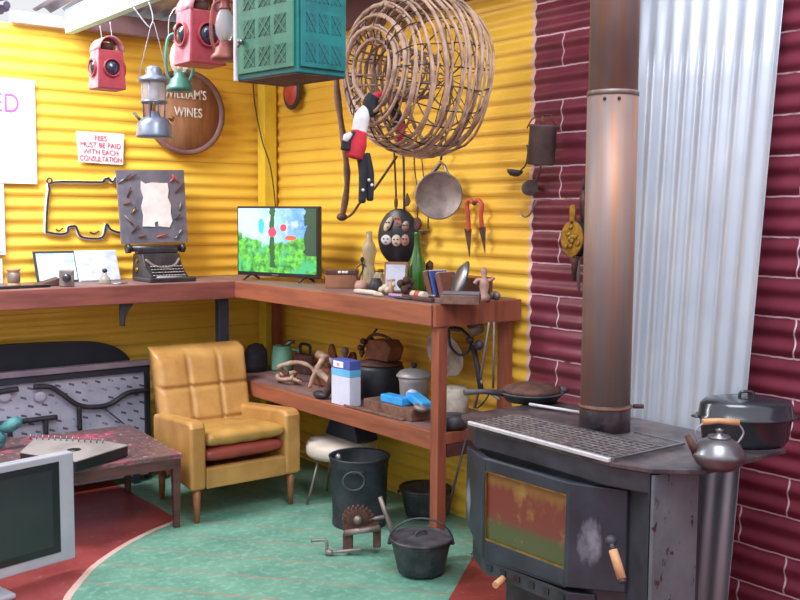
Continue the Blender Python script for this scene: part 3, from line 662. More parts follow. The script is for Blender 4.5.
for (u, v, a_, l_, mt) in ((.1, .12, .6, .09, 'steel'), (.2, .1, .5, .07, 'dark_rust'), (.15, .3, 1.2, .06, 'dark_rust'), (.12, .45, .2, .05, 'rust'), (.2, .55, 1.0, .05, 'brass'), (.12, .68, 2.3, .07, 'dull_steel'), (.2, .8, .8, .06, 'dark_rust'), (.3, .9, .1, .05, 'rust'), (.6, .9, .2, .07, 'red_paint'), (.9, .25, .8, .08, 'dark_rust'), (.85, .12, -.9, .06, 'red_paint'), (.80, .13, .9, .04, 'red_paint'), (.9, .5, 1.3, .05, 'dull_steel'), (.85, .65, .7, .05, 'dark_rust'), (.88, .85, 1.0, .07, 'steel'), (.82, .92, .7, .04, 'steel')):
    p = bp(u, v, .008); dv = Vector((math.cos(a_), 0, math.sin(a_)))*l_/2
    MB().tube([p-dv, p, p+dv], [.004, .005, .003], 6).build('small_tool', mt, t0)
# typewriter
t0 = thing('typewriter', 'old black typewriter with rows of keys on the left shelf', 'typewriter', (-.80, -.24, HB+.001))
cx = (un(133, 279, y=-.28).x+un(190, 279, y=-.28).x)/2+.005; Z = HB
b = MB(); pr = [(-.13, 0), (-.13, .03), (-.05, .085), (-.02, .15), (.10, .15), (.12, 0)]
b.prism(pr, -.115, .115, lambda u, v, h: (cx+h, -.24+u, Z+v)); b.build('body', 'typewriter', t0, .01)
b = MB(); b.box((cx, -.20, Z+.165), (.24, .05, .03)); b.build('carriage', 'typewriter', t0, .006)
MB().tube([(cx-.155, -.20, Z+.178), (cx+.15, -.20, Z+.178)], .018, 16).build('platen', 'typewriter', t0)
for sx_ in (-.165, .155): MB().tube([(cx+sx_-.012, -.20, Z+.178), (cx+sx_+.012, -.20, Z+.178)], .026, 16).build('platen_knob', 'typewriter', t0)
MB().tube(spline([(cx-.10, -.28, Z+.12), (cx-.06, -.30, Z+.085), (cx, -.31, Z+.075), (cx+.06, -.30, Z+.085), (cx+.10, -.28, Z+.12)], 5), .008).build('type_basket', 'dull_steel', t0)
for r_ in range(4):
    for k in range(11):
        MB().lathe([(.0001, .004), (.0075, .004), (.008, 0), (.0001, 0)], (cx-.09+k*.0175+r_*.004, -.375+r_*.022, Z+.035+r_*.015), 10).build('key', 'keys', t0)
MB().tube([(cx-.085, -.39, Z+.026), (cx+.085, -.39, Z+.026)], .006).build('space_bar', 'keys', t0)
b = MB(); b.box((cx, -.30, Z+.012), (.27, .24, .024)); b.build('base', 'typewriter', t0, .006)
for zz_ in (.06, .11): MB().lathe([(.0001, .006), (.014, .006), (.014, 0), (.0001, 0)], (cx-.115, -.20, Z+zz_), 14, rot=ry(-PI/2)).build('side_knob', 'brass', t0)
# photos leaning on the wall
for (x0p, x1p, y0p, y1p, mt, fm, lab) in ((37.5, 80, 252.5, 284, 'picture_blue', 'dark_navy', 'dark framed seascape photo propped on the left shelf'), (79.5, 121, 252, 285, 'picture_grey', 'white_frame', 'pale unframed harbour photo propped on the left shelf, right of the dark framed one')):
    yb_ = -.12 if x0p < 50 else -.13
    A1 = un(x0p, y1p, y=yb_); A2 = un(x1p, y1p-2, y=yb_); A1.z = A2.z = HB+.001
    h = .165; lean = Vector((0, .07, h)); t0 = thing('propped_photo', lab, 'photograph', ((A1+A2)/2))
    w = Vector((0, -.004, 0))
    MB().hexa([A1, A2, A2-w*2, A1-w*2], [A1+lean, A2+lean, A2+lean-w*2, A1+lean-w*2]).build('frame', fm, t0, .001)
    k = .012 if x0p < 50 else .006; X_ = (A2-A1).normalized()*k; U_ = lean.normalized()*k
    MB().hexa([A1+X_+U_+w, A2-X_+U_+w, A2-X_+lean-U_+w, A1+X_+lean-U_+w], [A1+X_+U_+w*1.5, A2-X_+U_+w*1.5, A2-X_+lean-U_+w*1.5, A1+X_+lean-U_+w*1.5]).build('print', mt, t0)
# box camera
p = un(67, 289, y=-.42); p.z = HB+.001
t0 = thing('box_camera', 'small boxy brown camera with a round lens on the left shelf edge', 'camera', p)
b = MB(Matrix.Translation(p) @ Matrix.Rotation(-.35, 4, 'Z')); b.box((0, .0, .042), (.072, .05, .084)); b.build('body', 'dull_steel', t0, .005)
b = MB(Matrix.Translation(p) @ Matrix.Rotation(-.35, 4, 'Z')); b.lathe([(.0001, .014), (.018, .014), (.022, 0), (.0001, 0)], (-.0, -.025, .045), 18, rot=rx(PI/2)); b.build('lens', 'lens', t0)
b = MB(Matrix.Translation(p) @ Matrix.Rotation(-.35, 4, 'Z')); b.box((.022, -.026, .072), (.014, .004, .012)); b.build('viewfinder', 'steel', t0)
p2_ = un(50, 288, y=-.36); p2_.z = HB
tag(MB().hexa([p2_+Vector(v) for v in ((-.075, 0, .001), (.05, 0, .001), (.06, .08, .001), (-.06, .08, .001))], [p2_+Vector(v) for v in ((-.07, 0, .006), (.05, 0, .04), (.06, .08, .045), (-.06, .08, .01))]).build('leather_case', 'dark_wood', None, .003), 'dark leather wedge-shaped case beside the box camera', 'case')
p = un(16, 290, y=-.42); p.z = HB+.001
tag(MB().prism(chaikin([(-.34, -.02), (-.1, -.028), (.16, -.012), (.18, .012), (.08, .022), (-.3, .02)], 2), 0, .014, lambda u, v, h: (p.x+u, p.y+v, HB+.001+h)).build('leather_strap', 'black_plastic', None, .003), 'flat dark strap lying along the left end of the shelf', 'strap')
p = un(14, 286, y=-.26); p.z = HB+.001
t0 = thing('thread_spool', 'wooden thread spool standing at the left end of the shelf', 'spool', p)
b = MB(); b.lathe([(.032, 0), (.034, .008), (.028, .014), (.028, .074), (.034, .080), (.034, .09), (.0001, .09)], p, 24); b.build('core', 'cork', t0)
MB().lathe([(.0285, .018), (.0315, .022), (.0315, .066), (.0285, .07)], p, 24).build('thread', 'dull_steel', t0)
p = un(105, 286, y=-.33); p.z = HB+.001
t0 = thing('glass_inkwell', 'squat clear glass bottle with black round stopper in front of the pale photo', 'bottle', p)
MB().lathe([(.032, 0), (.034, .004), (.026, .03), (.012, .045), (.012, .055), (.0001, .056)], p, 24).build('glass_body', 'clear_glass', t0)
MB().ball(p+Vector((0, 0, .068)), (.014, .014, .012)).build('stopper', 'black_plastic', t0)
p = un(118, 287, y=-.40); 
tag(MB().tube(spline([(p.x-.03, p.y, HB+.004), (p.x, p.y-.02, HB+.004), (p.x+.03, p.y, HB+.004), (p.x+.01, p.y+.03, HB+.004), (p.x+.06, p.y+.02, HB+.004)], 5), .0035, 6).build('wire_spectacles', 'steel', None), 'thin silver wire coil lying on the shelf left of the typewriter', 'wire')

# ------------------------------------------------------------------ hanging lanterns
def hook(t, top, bot, r=.0022, mat='wire'):
    MB().tube(spline([top, top*.5+bot*.5+Vector((.004, 0, 0)), bot], 5), r, 6).build('hanging_wire', mat, t)
def red_lamp(c, s, yaw, label, group=None):
    t = thing('signal_lamp', label, 'lantern', c, group)
    Mx = Matrix.Translation(c) @ Matrix.Rotation(yaw, 4, 'Z')
    w, h = .098*s, .155*s
    b = MB(Mx); q = [(-1,-1), (1,-1), (1,1), (-1,1)]
    b.hexa([(i*w*.56, j*w*.50, -h*.5) for i, j in q], [(i*w*.48, j*w*.44, h*.42) for i, j in q]); b.build('body', 'lamp_red', t, .004*s)
    b = MB(Mx); b.hexa([(-w*.565, -w*.47, -h*.48), (-w*.565, w*.47, -h*.48), (-w*.55, w*.47, -h*.48), (-w*.55, -w*.47, -h*.48)], [(-w*.49, -w*.41, h*.41), (-w*.49, w*.41, h*.41), (-w*.47, w*.41, h*.41), (-w*.47, -w*.41, h*.41)]); b.build('side_plate', 'lamp_side', t, .001)
    # arched hood on top
    prof = [(math.cos(PI*k/12)*w*.47, math.sin(PI*k/12)*h*.34) for k in range(13)]
    vs = []; fs = []
    for k, (a_, z_) in enumerate(prof):
        for y_ in (-w*.50, w*.50): vs.append((a_, y_, h*.40+z_))
    for k in range(12): fs.append((2*k, 2*k+2, 2*k+3, 2*k+1))
    MB(Mx).add(vs, fs, True).build('hood', 'lamp_side', t, solid=.004*s)
    MB(Mx).tube(spline([(-w*.25, 0, h*.42), (-w*.28, 0, h*.62), (0, 0, h*.70), (w*.28, 0, h*.62), (w*.25, 0, h*.42)], 5), .006*s, 8).build('chimney_band', 'brass', t)
    MB(Mx).lathe([(w*.25, 0), (w*.25, h*.18), (.0001, h*.2)], (0, 0, h*.42), 20).build('chimney', 'dark_rust', t)
    for ax, (dx_, dy_) in (('y', (0, -1)), ('x', (-1, 0)), ('x', (1, 0))):
        R_ = rx(PI/2) if ax == 'y' else ry(-PI/2 if dx_ < 0 else PI/2)
        off = w*.47 if ax == 'y' else w*.52
        MB(Mx).lathe([(w*.34, -.003*s), (w*.34, .010*s), (w*.29, .010*s), (w*.29, 0)], (dx_*off, dy_*off, -.0*h), 28, rot=R_, caps=False).build('lens_ring', 'lamp_red', t)
        MB(Mx).lathe([(.0001, .014*s), (w*.14, .012*s), (w*.24, .006*s), (w*.29, 0), (.0001, -.002)], (dx_*off, dy_*off, 0), 28, rot=R_).build('lens', 'lens', t)
    return t
YAWC = math.atan2(-CAM.y-1.7, 0)
def facing(c, off=0):   # yaw so that local -Y looks to the viewer side, turned by off
    v = Vector((CAM.x-c.x, CAM.y-c.y)); return math.atan2(v.y, v.x)+PI/2+off
c = un(107, 69, d=4.0); t_ = red_lamp(c, 1.08, facing(c, .38), 'small red signal lamp with dark round lens hanging nearest the left edge', 'red signal lamps')
for px in (100, 110): hook(t_, un(px, 26 if px == 100 else 22, d=4.0), c+Vector((.0, 0, .07))+(un(px, 60, d=4)-un(105, 60, d=4)))
c = un(200, 37, d=3.8); t_ = red_lamp(c, 1.42, facing(c, .48), 'larger red signal lamp with a pale side, second red one from the left', 'red signal lamps')
hook(t_, un(203, -40, d=3.8), c+Vector((0, 0, .09)))
# pressure lantern
def pressure(c, s):
    t = thing('pressure_lantern', 'blue-grey pressure lantern hanging by wire in front of the barrel end', 'lantern', c)
    L = lambda pr: [(r*s, z*s) for r, z in pr]
    MB().lathe(L([(.0001, -.148), (.074, -.148), (.077, -.142), (.074, -.135), (.072, -.095), (.052, -.068), (.026, -.060), (.022, -.04), (.0001, -.04)]), c, 32).build('tank', 'lamp_blue', t)
    MB().lathe(L([(.0001, .152), (.012, .150), (.03, .142), (.034, .132), (.034, .112), (.06, .098), (.066, .088), (.060, .08), (.0001, .08)]), c, 32).build('hood', 'lamp_blue', t)
    MB().lathe(L([(.052, .0), (.052, .082)]), c, 32, caps=False).build('glass_globe', 'glass', t)
    MB().lathe(L([(.053, .004), (.056, .002), (.056, -.004), (.052, -.006)]), c, 32, caps=False).build('collar', 'lamp_blue', t)
    MB().ball(c+Vector((0, 0, .035*s)), (.017*s, .017*s, .028*s)).build('mantle', 'white_cloth', t)
    for k in range(4):
        a_ = PI/4+k*PI/2; dx_, dy_ = math.cos(a_)*.045*s, math.sin(a_)*.045*s
        MB().tube([c+Vector((dx_, dy_, -.075*s)), c+Vector((dx_*1.15, dy_*1.15, .08*s))], .003*s, 6).build('upright', 'lamp_blue', t)
    MB().tube([c+Vector((0, 0, -.06*s)), c+Vector((0, 0, .02*s))], .006*s, 8).build('vaporiser', 'brass', t)
    e = Rv; 
    MB().lathe(L([(.0001, .01), (.012, .01), (.012, -.006), (.0001, -.006)]), c+e*(.072*s)+Vector((0, 0, -.07*s)), 14, rot=ry(.6)).build('valve_knob', 'brass', t)
    MB().tube([c-e*(.055*s)+Vector((0, 0, -.08*s)), c-e*(.086*s)+Vector((0, 0, -.045*s))], .007*s, 8).build('pump', 'steel', t)
    MB().tube(spline([c-e*(.066*s)+Vector((0, 0, .09*s)), c-e*(.045*s)+Vector((0, 0, .17*s)), c-e*(.02*s)+Vector((0, 0, .27*s)), c+Vector((0, 0, .33*s)), c+e*(.02*s)+Vector((0, 0, .27*s)), c+e*(.045*s)+Vector((0, 0, .17*s)), c+e*(.066*s)+Vector((0, 0, .09*s))], 6), .0022, 6).build('bail_wire', 'wire', t)
    return t
c = un(154, 102, d=4.0); t_ = pressure(c, .96)
MB().tube(spline([un(134, 8, d=4.0), un(143, 20, d=4.0), un(150, 27, d=4.0), un(153, 18, d=4.0), un(149, 2, d=4.0)], 5), .003, 6).build('hook_wire', 'wire', t_)
def hurricane(c, s, mat, label, group):
    t = thing('hurricane_lantern', label, 'lantern', c, group)
    L = lambda pr: [(r*s*.74, z*s) for r, z in pr]
    MB().lathe(L([(.0001, -.125), (.068, -.125), (.072, -.118), (.068, -.108), (.052, -.095), (.048, -.08), (.03, -.07), (.03, -.055), (.0001, -.055)]), c, 32).build('tank', mat, t)
    MB().lathe(L([(.026, -.055), (.045, -.03), (.050, 0), (.042, .035), (.024, .06)]), c, 32, caps=False).build('glass_globe', 'glass', t)
    MB().lathe(L([(.030, .058), (.032, .062), (.024, .07), (.022, .10), (.03, .104), (.03, .112), (.018, .125), (.0001, .128)]), c, 28).build('chimney', mat, t)
    for sg in (-1, 1):
        e = Rv*(sg*s*.74)
        MB().tube(spline([c+e*.045+Vector((0, 0, -.09*s)), c+e*.066+Vector((0, 0, -.05*s)), c+e*.068+Vector((0, 0, .02*s)), c+e*.055+Vector((0, 0, .075*s)), c+e*.024+Vector((0, 0, .09*s))], 5), .0065*s, 8).build('side_tube', mat, t)
    MB().tube(spline([c-Rv*(.04*s)+Vector((0, 0, .07*s)), c-Rv*(.035*s)+Vector((0, 0, .15*s)), c+Vector((0, 0, .19*s)), c+Rv*(.035*s)+Vector((0, 0, .15*s)), c+Rv*(.04*s)+Vector((0, 0, .07*s))], 5), .0025, 6).build('bail_wire', 'wire', t)
    MB().tube([c+Vector((0, 0, -.055*s)), c+Vector((0, 0, -.03*s))], .012*s, 10).build('burner', 'brass', t)
    return t
c = un(179.5, 58, d=4.25); hurricane(c, 1.14, 'lamp_green', 'green hurricane lantern hanging in front of the barrel end', 'hurricane lanterns')
c = un(225, 26, d=3.45); hurricane(c, .95, 'lamp_rust', 'reddish hurricane lantern hanging against the green meat safe', 'hurricane lanterns')

# ------------------------------------------------------------------ green meat safe
cc = un(297, 72, d=3.18); LL = un(237, 81, d=3.40); RR = un(346, 76, d=3.28)
z0 = 1.945
cc = un(297, 72, z=z0); 
e1 = Vector((-.045, .325, 0)); 
LL = un(237, 81, z=z0); RR = un(346, 76.5, z=z0+.004); LL.z = RR.z = cc.z = z0
t0 = thing('meat_safe', 'green and teal perforated metal meat safe hanging from the roof', 'meat safe', cc)
BK = LL+(RR-cc); Hs = .62
up = Vector((0, 0, Hs))
b = MB(); ring = [cc, RR, BK, LL]
b.hexa(ring, [p+up for p in ring]); b.build('body', 'safe_teal', t0, .004)
def face(Aa, Bb, n, name, mat, dark, cols, rows, u0, u1, v0, v1):
    def q(u, v, o): return Aa+(Bb-Aa)*u+up*v+n*o
    b = MB(); b.hexa([q(u0, v0, 0), q(u1, v0, 0), q(u1, v1, 0), q(u0, v1, 0)], [q(u0, v0, .008), q(u1, v0, .008), q(u1, v1, .008), q(u0, v1, .008)])
    pn = b.build(name, mat, t0, .002)
    W2 = (Bb-Aa).length
    for i in range(cols):
        for j in range(rows):
            uc = u0+(u1-u0)*(.22+.56*i/(cols-1)); vc = (.045+j*.095)/Hs*1.0+.035
            hu = .030/W2 if W2 > .25 else .019/W2; hv = .030/Hs
            b = MB(); b.hexa([q(uc-hu, vc-hv, .0078), q(uc+hu, vc-hv, .0078), q(uc+hu, vc+hv, .0078), q(uc-hu, vc+hv, .0078)], [q(uc-hu, vc-hv, .0088), q(uc+hu, vc-hv, .0088), q(uc+hu, vc+hv, .0088), q(uc-hu, vc+hv, .0088)])
            cell = b.build('mesh_window', dark, pn)
            b = MB()
            for s_ in (-1, 1): b.bar(q(uc-hu, vc-s_*hv, .0095), q(uc+hu, vc+s_*hv, .0095), .003, .003)
            for s_ in (-.5, .5): b.bar(q(uc-hu, vc, .0095), q(uc, vc+s_*2*hv, .0095), .0015, .0015); b.bar(q(uc+hu, vc, .0095), q(uc, vc+s_*2*hv, .0095), .0015, .0015)
            b.build('lattice', mat, cell) if False else None
            o_ = b.build('lattice', mat, pn)
    return pn
nL = Vector(((LL-cc).y, -(LL-cc).x, 0)).normalized()
if nL.dot(CAM-cc) < 0: nL = -nL
nR = Vector(((RR-cc).y, -(RR-cc).x, 0)).normalized()
if nR.dot(CAM-cc) < 0: nR = -nR
pn = face(LL, cc, nL, 'door', 'safe_green', 'safe_dark', 3, 5, .05, .96, .03, .98)
face(cc, RR, nR, 'side_panel', 'safe_teal', 'safe_teal_dark', 3, 5, .05, .97, .03, .98)
b = MB(); b.bar(LL+nL*.004, LL+up+nL*.004, .012, .012); b.build('edge_strip', 'white_frame', t0)
b = MB(); p = LL+(cc-LL)*.14+up*.20*1.0+nL*.018+Vector((0, 0, -.0)); b.ball(p, .011); b.tube([p-nL*.015, p], .004); b.tube([p, p-Vector((0, 0, .02))-Rv*.01], .004); b.build('latch', 'steel', pn)
MB().box((cc+BK)/2+Vector((0, 0, -.003)), (.01, .01, .004)).build('foot_plate', 'rust', t0)
b = MB(); rb = [p+(((cc+BK)/2)-p)*.03 for p in ring]; b.hexa([p-Vector((0, 0, .004)) for p in rb], rb); b.build('bottom_panel', 'dark_rust', t0)
# red shield behind the safe
C0 = un(293, 92, x=-.03)
t0 = thing('oval_plaque', 'red oval plaque with dark rim on the yellow wall below the meat safe', 'plaque', C0)
Ro = Matrix.Rotation(-PI/2, 3, 'Y')
MB().lathe([(.0001, 0), (.105, 0), (.108, .012), (.088, .02), (.085, .014), (.0001, .014)], C0, 32, sx=.98, sy=.85, rot=Ro).build('rim', 'black_iron', t0)
MB().lathe([(.0001, .012), (.084, .012), (.078, .02), (.0001, .026)], C0, 32, sx=.98, sy=.85, rot=Ro).build('shield', 'red_paint', t0)

# ------------------------------------------------------------------ woven hoop basket (fish trap)
random.seed(11)
C0 = Vector((-.66, -2.16, 2.045))
C0 = un(379, 72, d=3.98)
t0 = thing('fish_trap', 'large round fish trap of bent vine hoops and wire hanging from the roof', 'fish trap', C0)
AX = Vector((.998, -.05, .02)).normalized(); E1 = AX.cross(Vector((0, 0, 1))).normalized(); E2 = E1.cross(AX).normalized()
def hp(r, s_, a_): return C0+AX*s_+E1*(r*math.cos(a_))+E2*(r*math.sin(a_))
def hoop(r, s_, tr, mat='vine', jit=.012, name='hoop', sq=1):
    n = 26; ph = [random.uniform(0, 6.28) for _ in range(3)]; pts = []
    for k in range(n):
        a_ = 2*PI*k/n
        rr = r*(1+jit*math.sin(2*a_+ph[0])+jit*.8*math.sin(3*a_+ph[1])+jit*.5*math.sin(5*a_+ph[2]))
        pts.append(hp(rr, s_+.012*math.sin(2*a_+ph[2]), a_))
    rs = [tr*(1+.22*math.sin(3*2*PI*k/n+ph[0])) for k in range(n)]
    b = MB(); b.tube(pts, rs, 8, closed=True)
    if tr > .006:
        pts2 = [hp((r+.011)*(1+jit*.9*math.sin(2*2*PI*k/n+ph[1])), s_+.014+.01*math.sin(4*2*PI*k/n), 2*PI*k/n) for k in range(n)]
        b.tube(pts2, [tr*.62]*n, 6, closed=True)
    return b.build(name, mat, t0)
body = [(.0, .262), (.055, .292), (.11, .312), (.165, .322), (.22, .325), (.275, .318), (.33, .295)]
for s_, r in body: hoop(r, s_, .0085, 'vine')
for s_, r in ((-.03, .215), (-.045, .172), (-.03, .130)): hoop(r, s_, .008, 'vine')
hoop(.305, .135, .005, 'vine_dark'); hoop(.318, .245, .005, 'vine_dark')
# dense woven throat
for k in range(11): hoop(.118-.003*k, .02+.022*k, .0045, 'vine_dark', .02, 'throat_hoop')
for k in range(16):
    a_ = 2*PI*k/16+random.uniform(-.08, .08)
    MB().tube(spline([hp(.16, -.04, a_), hp(.122, .0, a_), hp(.105, .12, a_), hp(.09, .25, a_+.05)], 4), .0045, 6).build('throat_stake', 'vine', t0)
for k in range(22):
    a_ = 2*PI*k/22+random.uniform(-.06, .06)
    path = [hp(.13, -.03, a_), hp(.19, -.04, a_)]+[hp(r+.006*random.uniform(-1, 1), s_, a_+.02*random.uniform(-1, 1)) for s_, r in body]
    MB().tube(spline(path, 3), .0028, 5).build('long_wire', 'black_wire', t0)
for k in range(14):   # crossing net wires
    a_ = 2*PI*k/14; sg = 1 if k % 2 else -1
    path = [hp(r, s_, a_+sg*s_*2.6) for s_, r in body]
    MB().tube(path, .0016, 5).build('net_wire', 'black_wire', t0)
for k in range(8):    # back of the trap
    a_ = PI*k/8; MB().tube([hp(.29, .335, a_), hp(.05, .35, a_), hp(.29, .335, a_+PI)], .0022, 5).build('back_wire', 'black_wire', t0)
for r in (.21, .12): hoop(r, .34, .0035, 'vine_dark')
for k in range(7):    # loose cane ends at the bottom left of the mouth
    a_ = 1.25*PI+random.uniform(-.5, .5); p = hp(.22, 0, a_); q = p+Vector((random.uniform(-.08, .12), random.uniform(-.08, .05), random.uniform(-.05, .07)))
    MB().tube(spline([p, (p+q)/2+Vector((.01, .01, .015)), q], 4), [.006]*4+[.0045]*4+[.003], 6).build('loose_cane', 'vine', t0)
for k in range(2): MB().tube([hp(.31, .1+.15*k, PI/2), hp(.31, .1+.15*k, PI/2)+Vector((0, 0, .30))], .003, 6).build('hanging_wire', 'black_wire', t0)
# curved stick
pts = [(335, 55, 4.3), (338, 100, 4.32), (345, 150, 4.35), (347, 185, 4.4), (342, 219, 4.45)]
t0 = thing('crooked_stick', 'long brown curved stick with knobbed end hanging left of the fish trap', 'stick', un(342, 219, d=4.45))
b = MB(); sp = spline([un(a_, b2, d=c_) for a_, b2, c_ in pts], 6); b.tube(sp, [.014+.002*math.sin(i*1.3) for i in range(len(sp))], 10); b.build('shaft', 'old_wood', t0)
MB().ball(un(342, 217, d=4.44), (.026, .024, .018)).build('knob', 'dark_wood', t0)
MB().tube(spline([un(343, 219, d=4.44), un(352, 214, d=4.43), (un(362, 200, d=4.42)), un(375, 188, d=4.42), un(397, 156, d=4.4)], 5), .006, 8).build('cross_twig', 'dark_wood', t0)

# ------------------------------------------------------------------ striped rag doll
D = 3.95
t0 = thing('rag_doll', 'soft red, white and black cloth doll hooked on the front of the fish trap', 'doll', un(362, 150, d=D))
def dp(px, py, dd_=0): return un(px, py, d=D+dd_)
def limb(name, pts, rs, mat, n=5):
    sp = spline([dp(*p) for p in pts], n); N = len(sp); R_ = []
    for i in range(N):
        u = i/(N-1)*(len(rs)-1); k = min(int(u), len(rs)-2); R_.append(.86*(rs[k]*(1-(u-k))+rs[k+1]*(u-k)))
    sp = [sp[0]+(sp[0]-sp[1])*.3]+sp+[sp[-1]+(sp[-1]-sp[-2])*.3]; R_ = [R_[0]*.5]+R_+[R_[-1]*.5]
    return MB().tube(sp, R_, 14).build(name, mat, t0)
limb('scarf_end', [(384, 92), (377, 96), (371, 101)], [.008, .018, .022], 'red_cloth')
limb('head', [(374, 96), (370, 104), (374, 115)], [.030, .036, .026], 'black_cloth')
limb('shirt', [(367, 108), (362, 118), (359, 133)], [.024, .038, .036], 'white_cloth')
limb('shorts', [(359, 131), (357, 145), (354, 158)], [.036, .046, .040], 'red_cloth')
limb('leg', [(361, 156, .02), (363, 175, .02), (362, 202, .02)], [.022, .021, .018], 'black_cloth')
limb('leg', [(366, 154, .03), (370, 175, .03), (370, 200, .03)], [.020, .020, .016], 'black_cloth')
limb('arm', [(356, 133, -.02), (348, 140, -.02), (346, 150, -.02)], [.014, .024, .026], 'black_cloth')
limb('hand', [(351, 134, -.03), (347, 137, -.04), (345, 141, -.04)], [.010, .018, .012], 'white_cloth')
for (px, py) in ((369, 180), (372, 185), (363, 190)): MB().ball(dp(px, py, -.01), .006).build('button', 'white_cloth', t0)
# second hanging cloth inside the trap
t0 = thing('cloth_toy', 'small black cloth toy hanging inside the lower part of the fish trap', 'toy', un(400, 120, d=4.15))
D = 4.12
limb('body', [(397, 92), (394, 105), (400, 124)], [.016, .024, .028], 'black_cloth')
limb('skirt', [(402, 122), (401, 132), (399, 142)], [.016, .020, .012], 'red_cloth')

# ------------------------------------------------------------------ hanging tools on the right yellow wall
def wl(px, py, x=-.05): return un(px, py, x=x)
# gridiron pan
t0 = thing('round_griddle', 'round brown iron griddle with triangular handle hanging below the fish trap', 'griddle', wl(439, 195))
c = wl(439, 195.5, -.10)
MB().lathe([(.0001, 0), (.112, 0), (.116, .012), (.108, .012), (.104, .006), (.0001, .006)], c, 40, rot=rz(.72) @ ry(-PI/2)).build('plate', 'dull_steel', t0)
MB().tube([wl(419, 203, -.1), wl(421, 190, -.11), wl(430, 177, -.11), wl(441, 162, -.08), wl(445, 166, -.09), wl(449, 177, -.1)], [.009, .012, .013, .010, .007, .006], 8).build('handle', 'steel', t0)
MB().tube(spline([wl(441, 160), wl(442, 150), wl(441, 142), wl(443, 136)], 4), .006, 8).build('hook', 'black_iron', t0)
def utensil(name, label, pts, head=None, rad=.004, hmat='dark_rust', mat='black_iron'):
    t = thing(name, label, 'utensil', wl(*pts[-1]), 'utensils hanging under the fish trap')
    MB().tube(spline([wl(*p) for p in pts], 5), rad, 6).build('handle', mat, t)
    if head: head(t)
    return t
def h1(t): MB().ball(wl(396, 203), (.008, .014, .03)).build('blade', 'dark_rust', t)
utensil('toasting_fork', 'long rusty rod hanging leftmost below the fish trap', [(394, 150), (395, 170), (396, 200), (395, 232)], h1, .0055, mat='dark_rust')
def h2(t): MB().prism([(-.02, -.035), (.0, .035), (.028, -.005), (.01, -.03)], -.003, .003, lambda u, v, h: (-.05+h, wl(407, 200).y-u, wl(407, 200).z+v)).build('blade', 'dark_rust', t)
utensil('spatula', 'hanging iron spatula with small triangular blade below the fish trap', [(403, 150), (404, 175), (404, 215), (403, 222)], h2, .006)
def h3(t): MB().ball(wl(417, 224), (.012, .035, .035)).build('disc', 'dark_rust', t)
utensil('skimmer', 'thin twisted rod with a dark round skimmer end, hanging below the fish trap', [(414, 152), (415, 172), (418, 195), (417, 225)], h3, .0035)
def h4(t): MB().lathe([(.0001, -.022), (.018, -.018), (.030, 0), (.032, .0), (.030, .003), (.018, -.012), (.0001, -.015)], wl(424, 231, -.07), 24, rot=rz(0)).build('bowl', 'dull_steel', t)
utensil('wall_ladle', 'thin-handled ladle with shallow bowl hanging left of the round griddle', [(421, 152), (424, 180), (428, 205), (428, 229)], h4, .003)
# shears
t0 = thing('sheep_shears', 'red-handled sheep shears hanging open on the yellow wall', 'shears', wl(475, 225))
X_ = -.03
MB().tube(spline([wl(469, 231, X_), wl(468, 215, X_), wl(467, 205, X_), wl(470, 200, X_), wl(474, 203, X_), wl(478, 200, X_), wl(482, 205, X_), wl(481, 215, X_), wl(482, 228, X_)], 5), .0105, 8).build('spring_handle', 'red_paint', t0)
for (a_, b2) in (((468, 229), (469.5, 257)), ((482, 227), (485, 253))):
    p, q = wl(*a_, X_), wl(*b2, X_); s_ = Vector((0, -.023, 0))
    MB().hexa([p+s_+Vector((-.003, 0, 0)), p-s_+Vector((-.003, 0, 0)), q+Vector((-.002, 0, 0))], [p+s_+Vector((.003, 0, 0)), p-s_+Vector((.003, 0, 0)), q+Vector((.002, 0, 0))]).build('blade', 'dark_rust', t0)
MB().ball(wl(474.5, 203, -.035), .012).build('nail', 'dark_rust', t0)
# billy can
c = wl(542, 145, -.09)
t0 = thing('billy_can', 'dark tin billy can with wire bail hanging on the maroon painted wall', 'can', c)
MB().lathe([(.0001, -.085), (.054, -.085), (.058, -.08), (.058, .07), (.063, .078), (.060, .084), (.054, .078), (.052, -.07), (.0001, -.075)], c, 32, rot=rx(.08)).build('body', 'old_tin', t0)
MB().tube(spline([c+Rv*-.066+Vector((0, 0, .07)), c+Rv*-.035+Vector((0, 0, .115)), c+Vector((.05, 0, .13)), c+Rv*.035+Vector((0, 0, .115)), c+Rv*.066+Vector((0, 0, .07))], 5), .003, 6).build('bail_wire', 'dark_rust', t0)
MB().ball(c+Vector((0, 0, .10)), (.012, .012, .022)).build('ear', 'rust', t0)
# ladles on boundary
def ladle(c, hpts, R_, label, tilt, s=1, mat='black_iron'):
    t = thing('iron_ladle', label, 'ladle', c, 'ladles beside the billy can')
    MB().lathe([(.0001, -.026), (.02, -.022), (.034, -.008), (.038, .004), (.035, .004), (.02, -.016), (.0001, -.02)], c, 24, rot=R_).build('bowl', mat, t)
    MB().tube(spline(hpts, 5), .004, 6).build('handle', mat, t); return t
ladle(wl(515, 171, -.05), [wl(521, 170), wl(526, 164), wl(528, 150), wl(527, 145)], Matrix.Rotation(.15, 3, 'X'), 'shallow dark ladle hanging level left of the billy can', 0)
ladle(wl(530, 188, -.04), [wl(534, 184), wl(538, 176), wl(541, 166)], Matrix.Rotation(-1.1, 3, 'Y') @ Matrix.Rotation(.5, 3, 'X'), 'brown ladle hanging tipped forward under the billy can', 0, mat='old_tin')
tag(MB().tube(spline([wl(537, 200), wl(533, 209), wl(528, 216), wl(523, 216), wl(521, 211)], 5), .0045, 8).build('wall_hook', 'dull_steel'), 'thin bent metal hook on the yellow and maroon edge below the ladles', 'hook')
